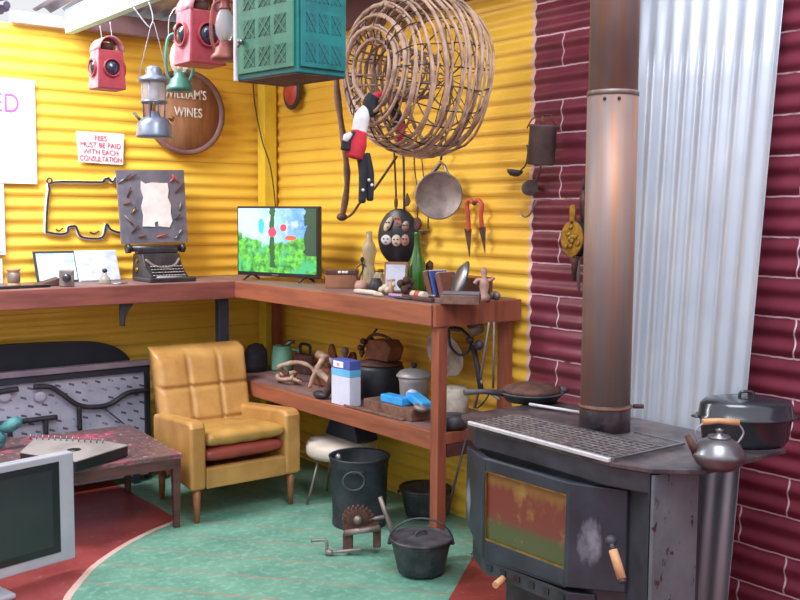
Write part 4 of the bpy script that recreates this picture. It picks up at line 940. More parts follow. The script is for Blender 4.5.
# bellows
c = wl(575, 239, -.06)
t0 = thing('fire_bellows', 'small brass-faced fire bellows hanging beside the stove flue', 'bellows', c)
Ro = Matrix.Rotation(-PI/2, 3, 'Y')
def leaf(sc_, o, name, mat, th_):
    poly = []
    for k in range(28):
        a_ = 2*PI*k/28; w_ = .062*sc_*math.cos(a_); h_ = .078*sc_*math.sin(a_)
        if h_ < 0: w_ *= 1-.35*(abs(h_)/.08)**2
        poly.append((w_, h_))
    return MB().prism(poly, o, o-th_, lambda u, v, h: (c.x+h, c.y+u, c.z+v)).build(name, mat, t0, .004)
leaf(1.0, -.012, 'front_plate', 'brass', .010); leaf(1.0, .036, 'back_plate', 'dark_wood', .010); leaf(.92, .026, 'leather_folds', 'black_cloth', .036)
MB().prism(chaikin([(-.013, .06), (.013, .06), (.017, .12), (.012, .145), (-.012, .145), (-.017, .12)], 1), -.012, -.022, lambda u, v, h: (c.x+h, c.y+u, c.z+v)).build('handle', 'brass', t0, .003)
MB().tube([c+Vector((0, 0, -.075)), c+Vector((0, 0, -.10)), c+Vector((0, 0, -.175))], [.022, .014, .007], 12).build('nozzle', 'dark_rust', t0)
for k in range(9):
    a_ = k*.7; MB().ball(c+Vector((-.024, .03*math.cos(a_)*(k % 3+.5)/2, .04*math.sin(a_)*(k % 3+.5)/2)), (.006, .011, .013)).build('relief', 'brass', t0)
t0 = thing('hearth_brush', 'dark hearth tool hanging partly behind the bellows', 'brush', wl(583, 200))
MB().tube([wl(583, 178, -.035), wl(583.5, 192, -.035)], .006, 8).build('loop', 'black_iron', t0)
MB().tube([wl(583, 190, -.035), wl(583, 203, -.035), wl(585, 240, -.02)], [.012, .017, .010], 12).build('grip', 'dark_wood', t0)
MB().tube([wl(580, 252, -.03), wl(578, 270, -.03), wl(579, 292, -.03)], [.006, .009, .005], 8).build('shaft', 'dull_steel', t0)

# ------------------------------------------------------------------ things on the bench top
Zb = HB+.001
def bt(px, x, z=Zb):
    p = un(px, 290, x=x); p.z = z; return p
# box with flowers lid
p = bt(342, -.30); X0 = bt(324.5, -.36); 
t0 = thing('keepsake_box', 'small brown box with a dark lid and white flower motif beside the corner television', 'box', p)
dirn = Vector((.80, -.60, 0)); 
Mx = Matrix.Translation(p) @ Matrix.Rotation(math.atan2(-.78, .62)+.25, 4, 'Z')
MB(Mx).box((0, 0, .035), (.165, .11, .07)).build('box_body', 'box_wood', t0, .003)
ld = MB(Mx).box((0, 0, .081), (.172, .118, .022)).build('lid', 'dark_wood', t0, .004)
for u in (-.02, .0, .016):
    MB(Mx).ball((u+.01, -.060, .082), (.009, .003, .007)).build('flower', 'flower_white', ld)
# shell
p = bt(358, -.42); t0 = thing('sea_shell', 'pinkish brown shell at the bench edge near the keepsake box', 'shell', p)
MB().lathe([(.0001, .0), (.03, .003), (.04, .02), (.03, .042), (.014, .058), (.0001, .066)], p+Vector((0, 0, .012)), 20, rot=rx(.9) @ ry(.4)).build('shell_body', 'pinkish', t0)
# glass decanters left of plaque
p = bt(369, -.24); t0 = thing('clear_decanter', 'tall cloudy clear glass bottle standing against the black plaque', 'bottle', p)
MB().lathe([(.0001, 0), (.034, 0), (.037, .01), (.036, .09), (.026, .115), (.030, .15), (.038, .19), (.030, .225), (.014, .25), (.016, .29), (.0001, .292)], p, 28).build('glass_body', 'clear_glass', t0)
p = bt(379, -.28); t0 = thing('amber_jar', 'short dull glass jar right of the tall clear bottle', 'jar', p)
MB().lathe([(.0001, 0), (.03, 0), (.033, .01), (.033, .07), (.022, .085), (.022, .10), (.0001, .10)], p, 24).build('glass_body', 'clear_glass', t0); MB().lathe([(.024, .095), (.024, .108), (.0001, .11)], p, 20).build('cap', 'brass', t0)
p = bt(362, -.28); t0 = thing('wire_figure', 'thin dark wire figure standing left of the tall clear bottle', 'figurine', p)
MB().tube(spline([p+Vector(v) for v in ((0, 0, 0), (-.01, .01, .05), (.005, 0, .10), (0, 0, .14))], 4), .005, 6).build('stem', 'black_iron', t0)
MB().tube([p+Rv*(.032*math.cos(k*PI/8))+Vector((0, 0, .08+.045*math.sin(k*PI/8))) for k in range(16)], .0035, 6, closed=True).build('ring', 'black_iron', t0)
MB().ball(p+Vector((0, 0, .15)), (.01, .01, .013)).build('head', 'black_iron', t0)
MB().lathe([(.0001, 0), (.024, 0), (.02, .008), (.0001, .01)], p, 18).build('base', 'black_iron', t0)
# black oval plaque with masks
c = un(402, 237, x=-.06)
t0 = thing('mask_plaque', 'black oval plaque carved with pale faces leaning on the wall above the bench', 'plaque', c)
c2_ = un(399, 237, x=-.09)
MB().lathe([(.0001, 0), (.112, 0), (.118, .008), (.112, .018), (.0001, .02)], c2_, 40, sx=1.22, sy=.95, rot=rz(.55) @ ry(-PI/2)).build('board', 'black_plastic', t0)
random.seed(5)
nq = Vector((-math.cos(.55), -math.sin(.55), 0)); tq = Vector((math.sin(.55), -math.cos(.55), 0))
for (px, py, a_, b2, rt, mt) in ((389, 224, .018, .040, .5, 'bone'), (399, 220, .020, .034, -.5, 'pinkish'), (408, 226, .022, .028, .2, 'dull_steel'), (387, 240, .028, .026, 0, 'white_cloth'), (398, 240.5, .026, .030, 0, 'bone'), (407.5, 240, .022, .030, 0, 'pinkish')):
    u_ = (px-399)/(988/4.95)*1.0; v_ = (237-py)/(988/4.95)
    p = c2_+tq*u_+Vector((0, 0, v_))+nq*.024
    m_ = MB().ball(p, (.010, a_, b2), rot=rz(.55) @ rx(rt)).build('face', mt, t0)
    for s_ in (-1, 1): MB().ball(p+nq*.009+tq*(s_*a_*.38)+Vector((0, 0, b2*.2)), (.005, .005, .004)).build('eye', 'black_plastic', m_)
    MB().ball(p+nq*.009+Vector((0, 0, -b2*.4)), (.005, .009, .004)).build('mouth', 'red_paint', m_)
# small framed picture
p = bt(395, -.28); t0 = thing('small_framed_print', 'small wooden framed print standing between bottles on the bench', 'picture', p)
Mx = Matrix.Translation(p) @ Matrix.Rotation(math.atan2(-.78, .62)+.05, 4, 'Z') @ Matrix.Rotation(-.2, 4, 'X')
MB(Mx).box((0, 0, .075), (.115, .014, .150)).build('frame', 'box_wood', t0, .003); MB(Mx).box((0, -.008, .073), (.095, .004, .125)).build('print', 'picture_grey', t0)
# green bottle
p = bt(417, -.16); t0 = thing('green_bottle', 'tall green glass wine bottle on the bench in front of the yellow wall', 'bottle', p)
MB().lathe([(.0001, 0), (.044, 0), (.048, .008), (.048, .10), (.044, .13), (.026, .185), (.017, .22), (.015, .275), (.018, .28), (.018, .292), (.0001, .292)], p, 32).build('glass_body', 'green_glass', t0)
p = bt(429.5, -.10); t0 = thing('wooden_pestle', 'slim brown turned wooden pestle right of the green bottle', 'pestle', p)
MB().lathe([(.0001, 0), (.022, 0), (.024, .01), (.011, .04), (.012, .09), (.018, .12), (.018, .14), (.0001, .155)], p, 20).build('turned_body', 'dark_wood', t0)
# dark ornaments in front of print
for (px, x, nm, lb, mt, pr_) in ((407, -.33, 'carved_ornament', 'knobbly dark brown carved ornament in front of the green bottle', 'dark_rust', 1), (388, -.36, 'shell_cluster', 'pale knobbly shell cluster in front of the small framed print', 'bone', 0), (376, -.38, 'dark_jar', 'small black pot in front of the cloudy bottles', 'black_iron', 2)):
    p = bt(px, x); t0 = thing(nm, lb, 'ornament' if pr_ < 2 else 'pot', p)
    if pr_ == 2: MB().lathe([(.0001, 0), (.026, 0), (.036, .025), (.030, .055), (.022, .065), (.024, .072), (.0001, .06)], p, 24).build('pot_body', mt, t0)
    else:
        b = MB()
        for k in range(11): b.ball(p+Vector((random.uniform(-.028, .028), random.uniform(-.028, .028), random.uniform(.012, .075 if pr_ else .045))), random.uniform(.011, .02), 10, n=6)
        b.build('cluster', mt, t0)
p = bt(391, -.42); t0 = thing('corkscrew', 'small wooden T-handled corkscrew standing near the bench edge', 'corkscrew', p)
MB().tube([p, p+Vector((0, 0, .075))], .006, 8).build('shaft', 'handle_wood', t0); MB().tube([p+Vector((0, 0, .075))-Rv*.018, p+Vector((0, 0, .075))+Rv*.018], .006, 8).build('handle', 'handle_wood', t0)
# small flat things along the front edge
def lay(px, x, L_, yaw, r, mat, name, label, cat, h=None, group=None):
    p = bt(px, x); d1 = Vector((math.cos(yaw), math.sin(yaw), 0))*L_/2; z = Vector((0, 0, h or r))
    o = MB().tube([p-d1+z, p-d1*.6+z, p+d1*.6+z, p+d1+z], [r*.7, r, r, r*.6], 10).build(name, mat)
    return tag(o, label, cat, group)
ydir = -PI/2
lay(366, -.455, .17, ydir+.05, .012, 'white_vinyl', 'white_handle_knife', 'white tapering handle lying along the bench edge', 'knife')
lay(396, -.440, .12, ydir-.1, .009, 'lilac', 'lilac_pen', 'lilac plastic pen lying near the bench edge', 'pen')
lay(378, -.475, .07, ydir, .010, 'bone', 'bone_handle', 'short cream bone piece at the very edge of the bench', 'bone')
lay(407, -.44, .09, ydir+.3, .007, 'brass', 'brass_tool', 'thin brass tool lying between the lilac pen and small tube', 'tool')
p = bt(419, -.40); t0 = thing('small_tube', 'small white tube with a red band lying on the bench', 'tube', p)
MB().tube([p+Vector((0, .045, .018)), p+Vector((0, -.045, .018))], .018, 14).build('tube_body', 'white_vinyl', t0); MB().tube([p+Vector((0, .016, .018)), p+Vector((0, -.016, .018))], .0186, 14).build('band', 'red_paint', t0)
lay(426, -.34, .10, ydir+.5, .010, 'steel', 'steel_tin_opener', 'short steel tool lying behind the small white tube', 'tool')
p = bt(414, -.465); t0 = thing('clasp_knife', 'long dark clasp knife lying at the bench corner edge', 'knife', p)
b = MB(); b.bar(p+Vector((.02, .10, .010)), p+Vector((.0, -.13, .010)), .022, .018); b.build('grip', 'dark_wood', t0, .004)
b = MB(); b.bar(p+Vector((.0, -.10, .012)), p+Vector((.05, -.15, .012)), .016, .010); b.build('bolster', 'dull_steel', t0, .002)
lay(402, -.470, .11, ydir+.1, .006, 'black_iron', 'iron_spike', 'thin black iron spike lying along the bench edge', 'spike')
# books
for k, (px, mt, tilt, hh, lab) in enumerate(((438, 'book_brown', .35, .115, 'brown book leaning left of the blue book on the bench'), (443, 'book_blue', .35, .118, 'slim blue book leaning between two brown books on the bench'), (450, 'book_brown', .33, .11, 'brown book leaning between the blue book and the silver disc'))):
    p = bt(px, -.22); t0 = thing('old_book', lab, 'book', p, 'leaning books on the bench')
    Mx = Matrix.Translation(p) @ Matrix.Rotation(-PI/2, 4, 'Z') @ Matrix.Rotation(-tilt, 4, 'Y'); w_ = .014 if mt == 'book_blue' else .030
    MB(Mx).box((0, .0, hh/2+.006), (w_, .10, hh)).build('cover', mt, t0, .003); MB(Mx).box((0, .0, hh/2+.007), (w_*.7, .094, hh+.002)).build('pages', 'paper', t0)
p = bt(458, -.27); t0 = thing('silver_dish', 'silver round dish leaning upright against the books', 'dish', p)
MB().lathe([(.0001, 0), (.062, .0), (.084, .014), (.086, .014), (.064, -.004), (.0001, -.005)], p+Vector((0, 0, .088)), 32, rot=rz(-.35) @ ry(PI/2+.35) @ Matrix.Rotation(0, 3, 'X'), sy=.75, sx=1.1).build('dish_body', 'steel', t0)
p = bt(470, -.14); t0 = thing('wooden_casket', 'dark reddish wooden box at the back of the bench end', 'box', p)
Mx = Matrix.Translation(p) @ Matrix.Rotation(-PI/2, 4, 'Z'); MB(Mx).box((0, 0, .042), (.20, .10, .084)).build('box_body', 'dark_wood', t0, .004); MB(Mx).box((0, 0, .090), (.206, .106, .012)).build('lid', 'bench_wood', t0, .003)
p = bt(461, -.40); t0 = thing('whetstone_box', 'flat grey-brown wooden box lying on the bench end', 'box', p)
Mx = Matrix.Translation(p) @ Matrix.Rotation(-PI/2+.75, 4, 'Z'); MB(Mx).box((0, 0, .020), (.165, .10, .040)).build('box_body', 'old_wood', t0, .004); MB(Mx).box((0, 0, .045), (.16, .095, .010)).build('lid', 'slate', t0, .003)
p = bt(484, -.22); t0 = thing('carved_figurine', 'pinkish brown carved figurine with outstretched arms on the bench end', 'figurine', p)
b = MB(); b.lathe([(.0001, 0), (.030, 0), (.028, .02), (.016, .035), (.022, .065), (.020, .09), (.009, .105), (.015, .125), (.012, .142), (.0001, .150)], p, 20); b.build('body', 'pinkish', t0)
for s_ in (-1, 1): MB().tube(spline([p+Vector((0, 0, .088)), p+Rv*(s_*.028)+Vector((0, 0, .092)), p+Rv*(s_*.042)+Vector((0, 0, .105 if s_ > 0 else .075))], 4), .009, 8).build('arm', 'pinkish', t0)
for k in range(4): 
    q = bt(489.5+2.6*k, -.10-.03*(k % 2)); q.z = Zb
    tag(MB().ball(q+Vector((0, 0, .018)), (.016, .016, .018)).build('pebble', 'dull_steel'), ['grey stone right beside the carved figurine', 'second grey stone right of the carved figurine', 'third grey stone right of the carved figurine', 'grey stone nearest the end of the bench'][k], 'stone', 'stones beside the figurine')

# ------------------------------------------------------------------ lower shelf things
Zl = HL+.001
def ls(px, x, z=Zl):
    p = un(px, 380, x=x); p.z = z; return p
p = ls(282, -.13); t0 = thing('green_jug', 'pale green enamel jug with handle at the far end of the lower shelf', 'jug', p)
MB().lathe([(.0001, 0), (.066, 0), (.070, .008), (.060, .11), (.052, .135), (.056, .142), (.050, .14), (.0001, .10)], p, 32).build('jug_body', 'jug_green', t0)
MB().tube(spline([p+Rv*.056+Vector((0, 0, .12)), p+Rv*.10+Vector((0, 0, .11)), p+Rv*.105+Vector((0, 0, .06)), p+Rv*.066+Vector((0, 0, .03))], 5), .008, 8).build('handle', 'jug_green', t0)
MB().tube([p+Vector((0, 0, .13))+Rv*.01, p+Vector((0, 0, .165))+Rv*.05, p+Vector((0, 0, .165))+Rv*.08], [.022, .014, .012], 10).build('lid', 'steel', t0)
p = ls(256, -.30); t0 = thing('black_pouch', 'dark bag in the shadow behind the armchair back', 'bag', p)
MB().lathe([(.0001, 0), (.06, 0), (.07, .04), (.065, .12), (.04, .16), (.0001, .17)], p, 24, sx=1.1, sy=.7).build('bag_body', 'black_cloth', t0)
p = ls(305, -.10); t0 = thing('flat_iron', 'old black flat iron with upright handle at the back of the lower shelf', 'iron', p)
MB().prism(chaikin([(-.09, -.05), (.04, -.05), (.10, 0), (.04, .05), (-.09, .05)], 1), 0, .11, lambda u, v, h: (p.x+v*.8, p.y-u, Zl+h)).build('iron_body', 'dark_rust', t0, .006)
MB().tube(spline([p+Vector((0, .05, .10)), p+Vector((0, .05, .155)), p+Vector((0, .03, .17)), p+Vector((0, -.04, .17)), p+Vector((0, -.055, .155)), p+Vector((0, -.055, .10))], 4), .009, 8).build('handle', 'black_iron', t0)
# tangle of driftwood / horns
random.seed(21)
def gnarl(px, x, label, name, mat, paths, r=.016):
    p = ls(px, x); t = thing(name, label, 'driftwood', p, 'gnarled pieces on the lower shelf')
    for i, pts in enumerate(paths):
        sp = spline([p+Vector(v)+Vector((0, 0, .008)) for v in pts], 5); N = len(sp)
        MB().tube(sp, [r*(1-.55*k/N)*(1+.15*math.sin(k*1.7)) for k in range(N)], 9).build('branch', mat, t)
gnarl(300, -.30, 'curly grey driftwood tangle lying right of the green jug', 'driftwood', 'vine', [[(0, .2, .012), (.03, .1, .03), (-.04, .02, .02), (-.06, -.1, .02)], [(-.02, .1, .03), (-.08, .08, .08), (-.02, -.02, .11), (.02, -.1, .08), (-.02, -.18, .03)], [(-.05, .15, .015), (-.1, .05, .015), (-.08, -.05, .03)]])
gnarl(322, -.36, 'thick pale branch fork pointing down to the shelf front', 'driftwood', 'vine', [[(.10, .10, .15), (.02, .03, .15), (-.04, .0, .10), (-.05, .04, .02)], [(.08, .16, .17), (.10, .0, .13), (.12, -.12, .11)], [(-.03, .01, .11), (.02, -.06, .05), (.04, -.12, .02)]], .022)
p = ls(333, -.20); t0 = thing('rusty_trap', 'rusty red upright metal plates among the driftwood', 'trap', p)
b = MB(); b.prism(chaikin([(-.07, 0), (.08, 0), (.07, .12), (.03, .16), (.0, .23), (-.03, .22), (-.05, .14)], 1), -.01, .01, lambda u, v, h: (p.x+h, p.y-u, Zl+v)); b.build('plate', 'rust', t0, .003)
b = MB(); b.prism(chaikin([(-.04, 0), (.07, 0), (.07, .17), (.04, .2), (0, .15)], 1), -.012, .012, lambda u, v, h: (p.x+.06+h, p.y-.06-u, Zl+v)); b.build('plate', 'rust', t0, .003)
b = MB(); b.box((p.x-.04, p.y+.02, Zl+.05), (.06, .16, .1)); b.build('block', 'rust', t0, .01)
p = ls(345, -.18); t0 = thing('tall_handle_tool', 'dull metal shaft with rounded top standing behind the blue and white carton', 'tool', p)
MB().lathe([(.0001, 0), (.02, 0), (.013, .02), (.012, .17), (.022, .19), (.018, .215), (.0001, .22)], p, 18).build('shaft', 'dull_steel', t0)
p = ls(327, -.44); t0 = thing('cobbler_last', 'dark boot-shaped iron last standing left of the carton', 'last', p)
b = MB(); b.tube(spline([p+Vector(v) for v in ((.02, -.04, .15), (.01, -.03, .10), (0, -.01, .05), (-.0, .01, .022))], 5), [.020, .024, .024, .024, .023, .022, .021, .02, .02, .021, .022, .022, .022, .022, .022, .022], 12); b.build('shaft', 'dark_rust', t0)
MB().ball(p+Vector((-.02, .03, .020)), (.030, .055, .020)).build('toe', 'black_iron', t0)
# carton
p0 = un(332, 402, z=Zl); p1 = un(349.5, 406, z=Zl)
t0 = thing('carton', 'white carton with blue top band standing on the lower shelf', 'carton', (p0+p1)/2)
ca = un(349.5, 405.5, x=-.475); ca.z = Zl; 
uL = Vector((-.60, .80, 0)).normalized(); uL = (un(332, 400, x=-.47)-ca); 
Mx = Matrix.Translation(ca) @ Matrix.Rotation(math.radians(2), 4, 'Z')
# local -X face looks to the room, -Y face to the right
def cb(z0_, z1_, nm, mt, g=0):
    return MB(Mx).box((.034, .074, (z0_+z1_)/2), (.068+g, .148+g, z1_-z0_)).build(nm, mt, t0, .002)
cb(0, .142, 'carton_body', 'carton_white'); cb(.142, .178, 'cyan_band', 'carton_cyan', .001); cb(.178, .222, 'blue_top', 'carton_blue', .001)
MB(Mx).box((-.0015, .09, .200), (.002, .08, .030)).build('label_patch', 'white_sign', t0)
text('lettering', 'N', 'red_letters', t0, Mx @ Vector((-.0035, .09, .191)), Mx.to_3x3() @ Vector((0, -1, 0)), (0, 0, 1), .017, depth=.001)
# big pot
p = ls(379, -.20); t0 = thing('camp_oven', 'large dark cooking pot with rusty lid on the lower shelf behind the carton', 'pot', p)
MB().lathe([(.0001, 0), (.11, 0), (.122, .015), (.126, .15), (.120, .168), (.0001, .172)], p, 40).build('pot_body', 'bucket_metal', t0)
b = MB(); b.lathe([(.0001, .17), (.118, .17), (.122, .178), (.06, .192), (.0001, .195)], p, 40); b.build('lid', 'dark_rust', t0)
p = p+Vector((0, 0, .196)); t0 = thing('cattle_bell', 'rusty brown metal bell box with strap lying on the dark cooking pot', 'bell', p)
Mx = Matrix.Translation(p) @ Matrix.Rotation(-PI/2+.1, 4, 'Z')
MB(Mx).prism([(-.085, 0), (.090, 0), (.115, .07), (.075, .105), (-.05, .10)], -.05, .05, lambda a_, b2, h: (a_+.02, h, b2+.001)).build('bell_body', 'rust', t0, .008)
MB(Mx).tube(spline([(-.10, -.03, .0+.005), (-.12, 0, .05), (-.07, 0, .11), (.0, 0, .125), (.08, 0, .11), (.12, 0, .07)], 5), .008, 8).build('strap', 'dark_rust', t0)
MB(Mx).tube([(-.07, 0, .10), (-.02, 0, .15)], .006, 8).build('pin', 'black_iron', t0)
b = MB(Mx)
for k in range(7): b.ball((-.10+random.uniform(-.025, .025), random.uniform(-.03, .03), .02+random.uniform(0, .08)), .016, 8, n=6)
b.build('buckle', 'dark_rust', t0)
# silver saucepan
p = ls(414, -.21, Zl); t0 = thing('lidded_saucepan', 'small silver lidded saucepan left of the front bench leg', 'saucepan', p)
MB().lathe([(.0001, 0), (.055, 0), (.066, .03), (.072, .125), (.080, .150), (.0001, .151)], p, 36).build('pan_body', 'aluminium', t0)
MB().lathe([(.086, .149), (.086, .155), (.068, .176), (.03, .188), (.0001, .190)], p, 36).build('lid', 'aluminium', t0)
MB().lathe([(.010, .187), (.016, .203), (.014, .213), (.0001, .215)], p, 16).build('knob', 'black_plastic', t0)
MB().tube([p+Vector((-.05, -.045, .095)), p+Vector((-.085, -.08, .075))], .010, 8).build('spout', 'aluminium', t0)
# plank box with blue packets
p = ls(395, -.40); t0 = thing('plank_box', 'low brown plank box holding blue packets at the shelf front', 'box', p)
Mx = Matrix.Translation(ls(397, -.385)) @ Matrix.Rotation(-PI/2+.02, 4, 'Z')
MB(Mx).box((0, 0, .027), (.36, .12, .054)).build('box_body', 'old_wood', t0, .003)
zt_ = Zl+.055
q = ls(396, -.40, zt_); Mx = Matrix.Translation(q) @ Matrix.Rotation(-PI/2+.02, 4, 'Z')
tag(MB(Mx).box((0, 0, .018), (.16, .06, .036)).build('blue_packet', 'bright_blue', None, .005), 'bright blue oblong packet lying on the plank box', 'packet')
q = ls(417, -.38, zt_); t0 = thing('crumpled_packet', 'crumpled blue and white packet next to the front bench leg', 'packet', q)
Mx = Matrix.Translation(q) @ Matrix.Rotation(-PI/2-.2, 4, 'Z') @ Matrix.Rotation(.18, 4, 'Y')
MB(Mx).box((0, .01, .030), (.16, .06, .038)).build('packet_body', 'bright_blue', t0, .008); MB(Mx).ball((-.075, .01, .035), (.022, .03, .022)).build('torn_end', 'carton_white', t0); MB(Mx).ball((.06, -.01, .022), (.04, .035, .018)).build('crumpled_foil', 'dull_steel', t0)
p = ls(372, -.475); tag(MB().bar(p+Vector((0, .22, .006)), p+Vector((.02, -.22, .006)), .02, .010).build('thin_lath', 'old_wood', None, .002), 'thin wooden lath lying along the front of the lower shelf', 'lath')
# small jar behind leg on lower shelf end
p = ls(456, -.20); t0 = thing('grey_canister', 'grey mottled canister on the lower shelf right of the front leg', 'canister', p)
MB().lathe([(.0001, 0), (.055, 0), (.060, .01), (.058, .13), (.05, .14), (.0001, .143)], p, 30).build('canister_body', 'enamel_cream', t0)
p = ls(453.5, -.36); t0 = thing('black_tin', 'low black tin in front of the grey canister', 'tin', p)
MB().lathe([(.0001, 0), (.06, 0), (.062, .02), (.064, .055), (.0001, .058)], p, 30).build('tin_body', 'black_iron', t0)
# hanging enamel basin under the bench top
c = un(449, 352, x=-.10); t0 = thing('enamel_basin', 'old cream enamel dish hanging under the bench top against the wall', 'basin', c)
MB().lathe([(.0001, 0), (.075, .0), (.11, .03), (.115, .03), (.078, -.006), (.0001, -.008)], c, 36, sx=1.0, sy=1.15, rot=ry(-PI/2-.25)).build('basin_body', 'enamel_cream', t0)
c = un(476, 328, x=-.10); t0 = thing('small_enamel_mug', 'small cream enamel mug hanging right of the enamel dish', 'mug', c)
MB().lathe([(.0001, -.025), (.035, -.022), (.038, .02), (.035, .02), (.0001, -.015)], c, 26, rot=ry(-.5)).build('mug_body', 'enamel_cream', t0)
# gas torch stand: black hoses and tripod rods
t0 = thing('hose_stand', 'black hoses looped on a thin iron stand beside the front bench leg', 'hose', un(478, 400, x=-.25))
X_ = -.22
b = MB(); b.tube([un(473, 345, x=X_), un(477, 365, x=X_), un(481, 390, x=X_)], .013, 10); b.build('stem', 'black_iron', t0)
MB().tube(spline([un(449, 328, x=X_), un(450, 345, x=X_), un(459, 355, x=X_), (un(469, 350, x=X_)), un(470, 338, x=X_), un(462, 330, x=X_)], 6), .007, 8).build('hose_loop', 'black_plastic', t0)
MB().ball(un(479, 345, x=X_-.02), .022).build('valve', 'black_iron', t0); MB().ball(un(470, 340, x=X_-.02), .018).build('valve', 'black_iron', t0); MB().ball(un(456, 329, x=X_), (.02, .05, .012)).build('nozzle', 'black_iron', t0)
for a_, b2 in (((489, 322), (478, 395)), ((494, 322), (493, 388)), ((482, 380), (474, 408)), ((486, 390), (500, 400))):
    MB().tube([un(*a_, x=X_), un(*b2, x=X_)], .006, 8).build('rod', 'dull_steel', t0)
MB().tube(spline([un(478, 395, x=X_), un(476, 408, x=X_), un(484, 402, x=X_), un(490, 392, x=X_)], 5), .004, 6).build('rod', 'black_iron', t0)

# ------------------------------------------------------------------ floor things under the bench
c = un(341, 455, x=-.30)
c = Vector((c.x, c.y, 0)); zt_ = .318
t0 = thing('round_stool', 'round stool with padded white vinyl seat under the bench right of the armchair', 'stool', c)
MB().lathe([(.0001, zt_-.075), (.17, zt_-.075), (.185, zt_-.055), (.185, zt_-.02), (.17, zt_), (.10, zt_+.008), (.0001, zt_+.010)], c, 48).build('seat', 'white_vinyl', t0)
for k in range(4):
    a_ = PI/4+k*PI/2+.6; MB().tube([c+Vector((math.cos(a_)*.12, math.sin(a_)*.12, zt_-.07)), c+Vector((math.cos(a_)*.19, math.sin(a_)*.19, 0))], .007, 8).build('leg', 'dull_steel', t0)
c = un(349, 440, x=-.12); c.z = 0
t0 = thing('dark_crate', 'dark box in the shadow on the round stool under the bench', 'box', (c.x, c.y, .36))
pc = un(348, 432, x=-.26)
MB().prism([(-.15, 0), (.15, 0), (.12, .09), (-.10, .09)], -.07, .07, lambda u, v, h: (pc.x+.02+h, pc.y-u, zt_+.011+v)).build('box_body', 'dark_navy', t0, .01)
# bucket
p = un(357, 533, z=0); p = p+Vector((.095, .115, 0)); 
t0 = thing('metal_bucket', 'tall dark metal bin with wire ring handle standing on the green floor', 'bucket', p)
hb = .335
MB().lathe([(.0001, 0), (.128, 0), (.132, .005), (.132, .03), (.130, .035), (.137, .28), (.142, .285), (.140, .300), (.146, hb-.008), (.150, hb), (.144, hb+.004), (.138, hb-.01), (.126, .02), (.0001, .015)], p, 48).build('bin_body', 'bucket_metal', t0)
nf = Vector((CAM.x-p.x, CAM.y-p.y, 0)).normalized(); tn = Vector((nf.y, -nf.x, 0))
if tn.dot(Rv) < 0: tn = -tn
fw = (nf*.98+tn*-.05).normalized()
pc = p+fw*.142+Vector((0, 0, .245))
MB().tube(spline([pc+tn*(.050*math.cos(k*PI/5)-.018)+Vector((0, 0, .042*math.sin(k*PI/5)+.004))+fw*(.004+.008*(1-math.sin(k*PI/5))) for k in range(10)], 3, True), .0055, 8, closed=True).build('ring_handle', 'black_iron', t0)
MB().tube([pc+tn*.035+Vector((0, 0, .04)), pc-tn*.035+Vector((0, 0, .04))], .009, 8).build('handle_lug', 'bucket_metal', t0)
q = p-Rv*.10+Vector((0, 0, hb-.02)); MB().ball(q, (.02, .02, .03)).build('foil_scrap', 'steel', t0)
# hand crank machine
p = un(356, 551, z=0)
t0 = thing('hand_grinder', 'rusty hand-cranked gear tool lying on the green floor before the bin', 'grinder', p)
def gp(px, py, dd_=0.0, dz=0): 
    q = un(px, py, d=4.33+dd_); return q
FD = rz(ya-PI/2)
MB().hexa([gp(343, 531), gp(379, 529), gp(379, 529, .07), gp(343, 531, .07)], [gp(343, 524), gp(379, 520), gp(379, 520, .07), gp(343, 524, .07)]).build('cross_frame', 'dark_rust', t0, .004)
MB().box(gp(348, 541, .02), (.045, .04, .075), FD).build('foot', 'dark_rust', t0, .006)
MB().box(gp(377, 537, .03), (.035, .05, .085), FD).build('foot', 'dark_rust', t0, .006)
MB().tube([gp(345, 533, -.01), gp(380, 528, -.01)], .014, 10).build('frame_rail', 'dull_steel', t0)
c = gp(358, 519)
gr_ = MB(); Rg = rz(ya) @ ry(PI/2-.3)
gr_.lathe([(.0001, -.010), (.045, -.012), (.060, -.004), (.060, .008), (.0001, .012)], c, 32, rot=Rg)
for k in range(20):
    a_ = 2*PI*k/20; gr_.box(c+Rg @ Vector((.062*math.cos(a_), .062*math.sin(a_), 0)), (.016, .008, .018), Rg @ rz(a_))
gr_.build('gear', 'dark_rust', t0)
gr_ = MB(); c2 = gp(371, 524, .02)
gr_.lathe([(.0001, -.010), (.030, -.010), (.030, .010), (.0001, .010)], c2, 24, rot=Rg)
for k in range(12):
    a_ = 2*PI*k/12; gr_.box(c2+Rg @ Vector((.032*math.cos(a_), .032*math.sin(a_), 0)), (.010, .007, .014), Rg @ rz(a_))
gr_.build('pinion', 'dark_rust', t0)
MB().ball(c-Fv*.02, .02).build('hub', 'dull_steel', t0)
MB().tube(spline([gp(311, 541), gp(325, 540), gp(327, 546), gp(328, 552), gp(345, 551), gp(362, 549)], 3), .007, 8).build('crank', 'dull_steel', t0)
MB().tube([gp(326, 552), gp(333, 553)], .012, 10).build('crank_boss', 'dull_steel', t0)
MB().tube([gp(380, 497, .03), gp(386, 515, .03), gp(393, 534, 0)], [.010, .011, .012], 10).build('lever', 'dull_steel', t0)
MB().tube([gp(366, 520), gp(384, 517)], .009, 8).build('shaft', 'dull_steel', t0)
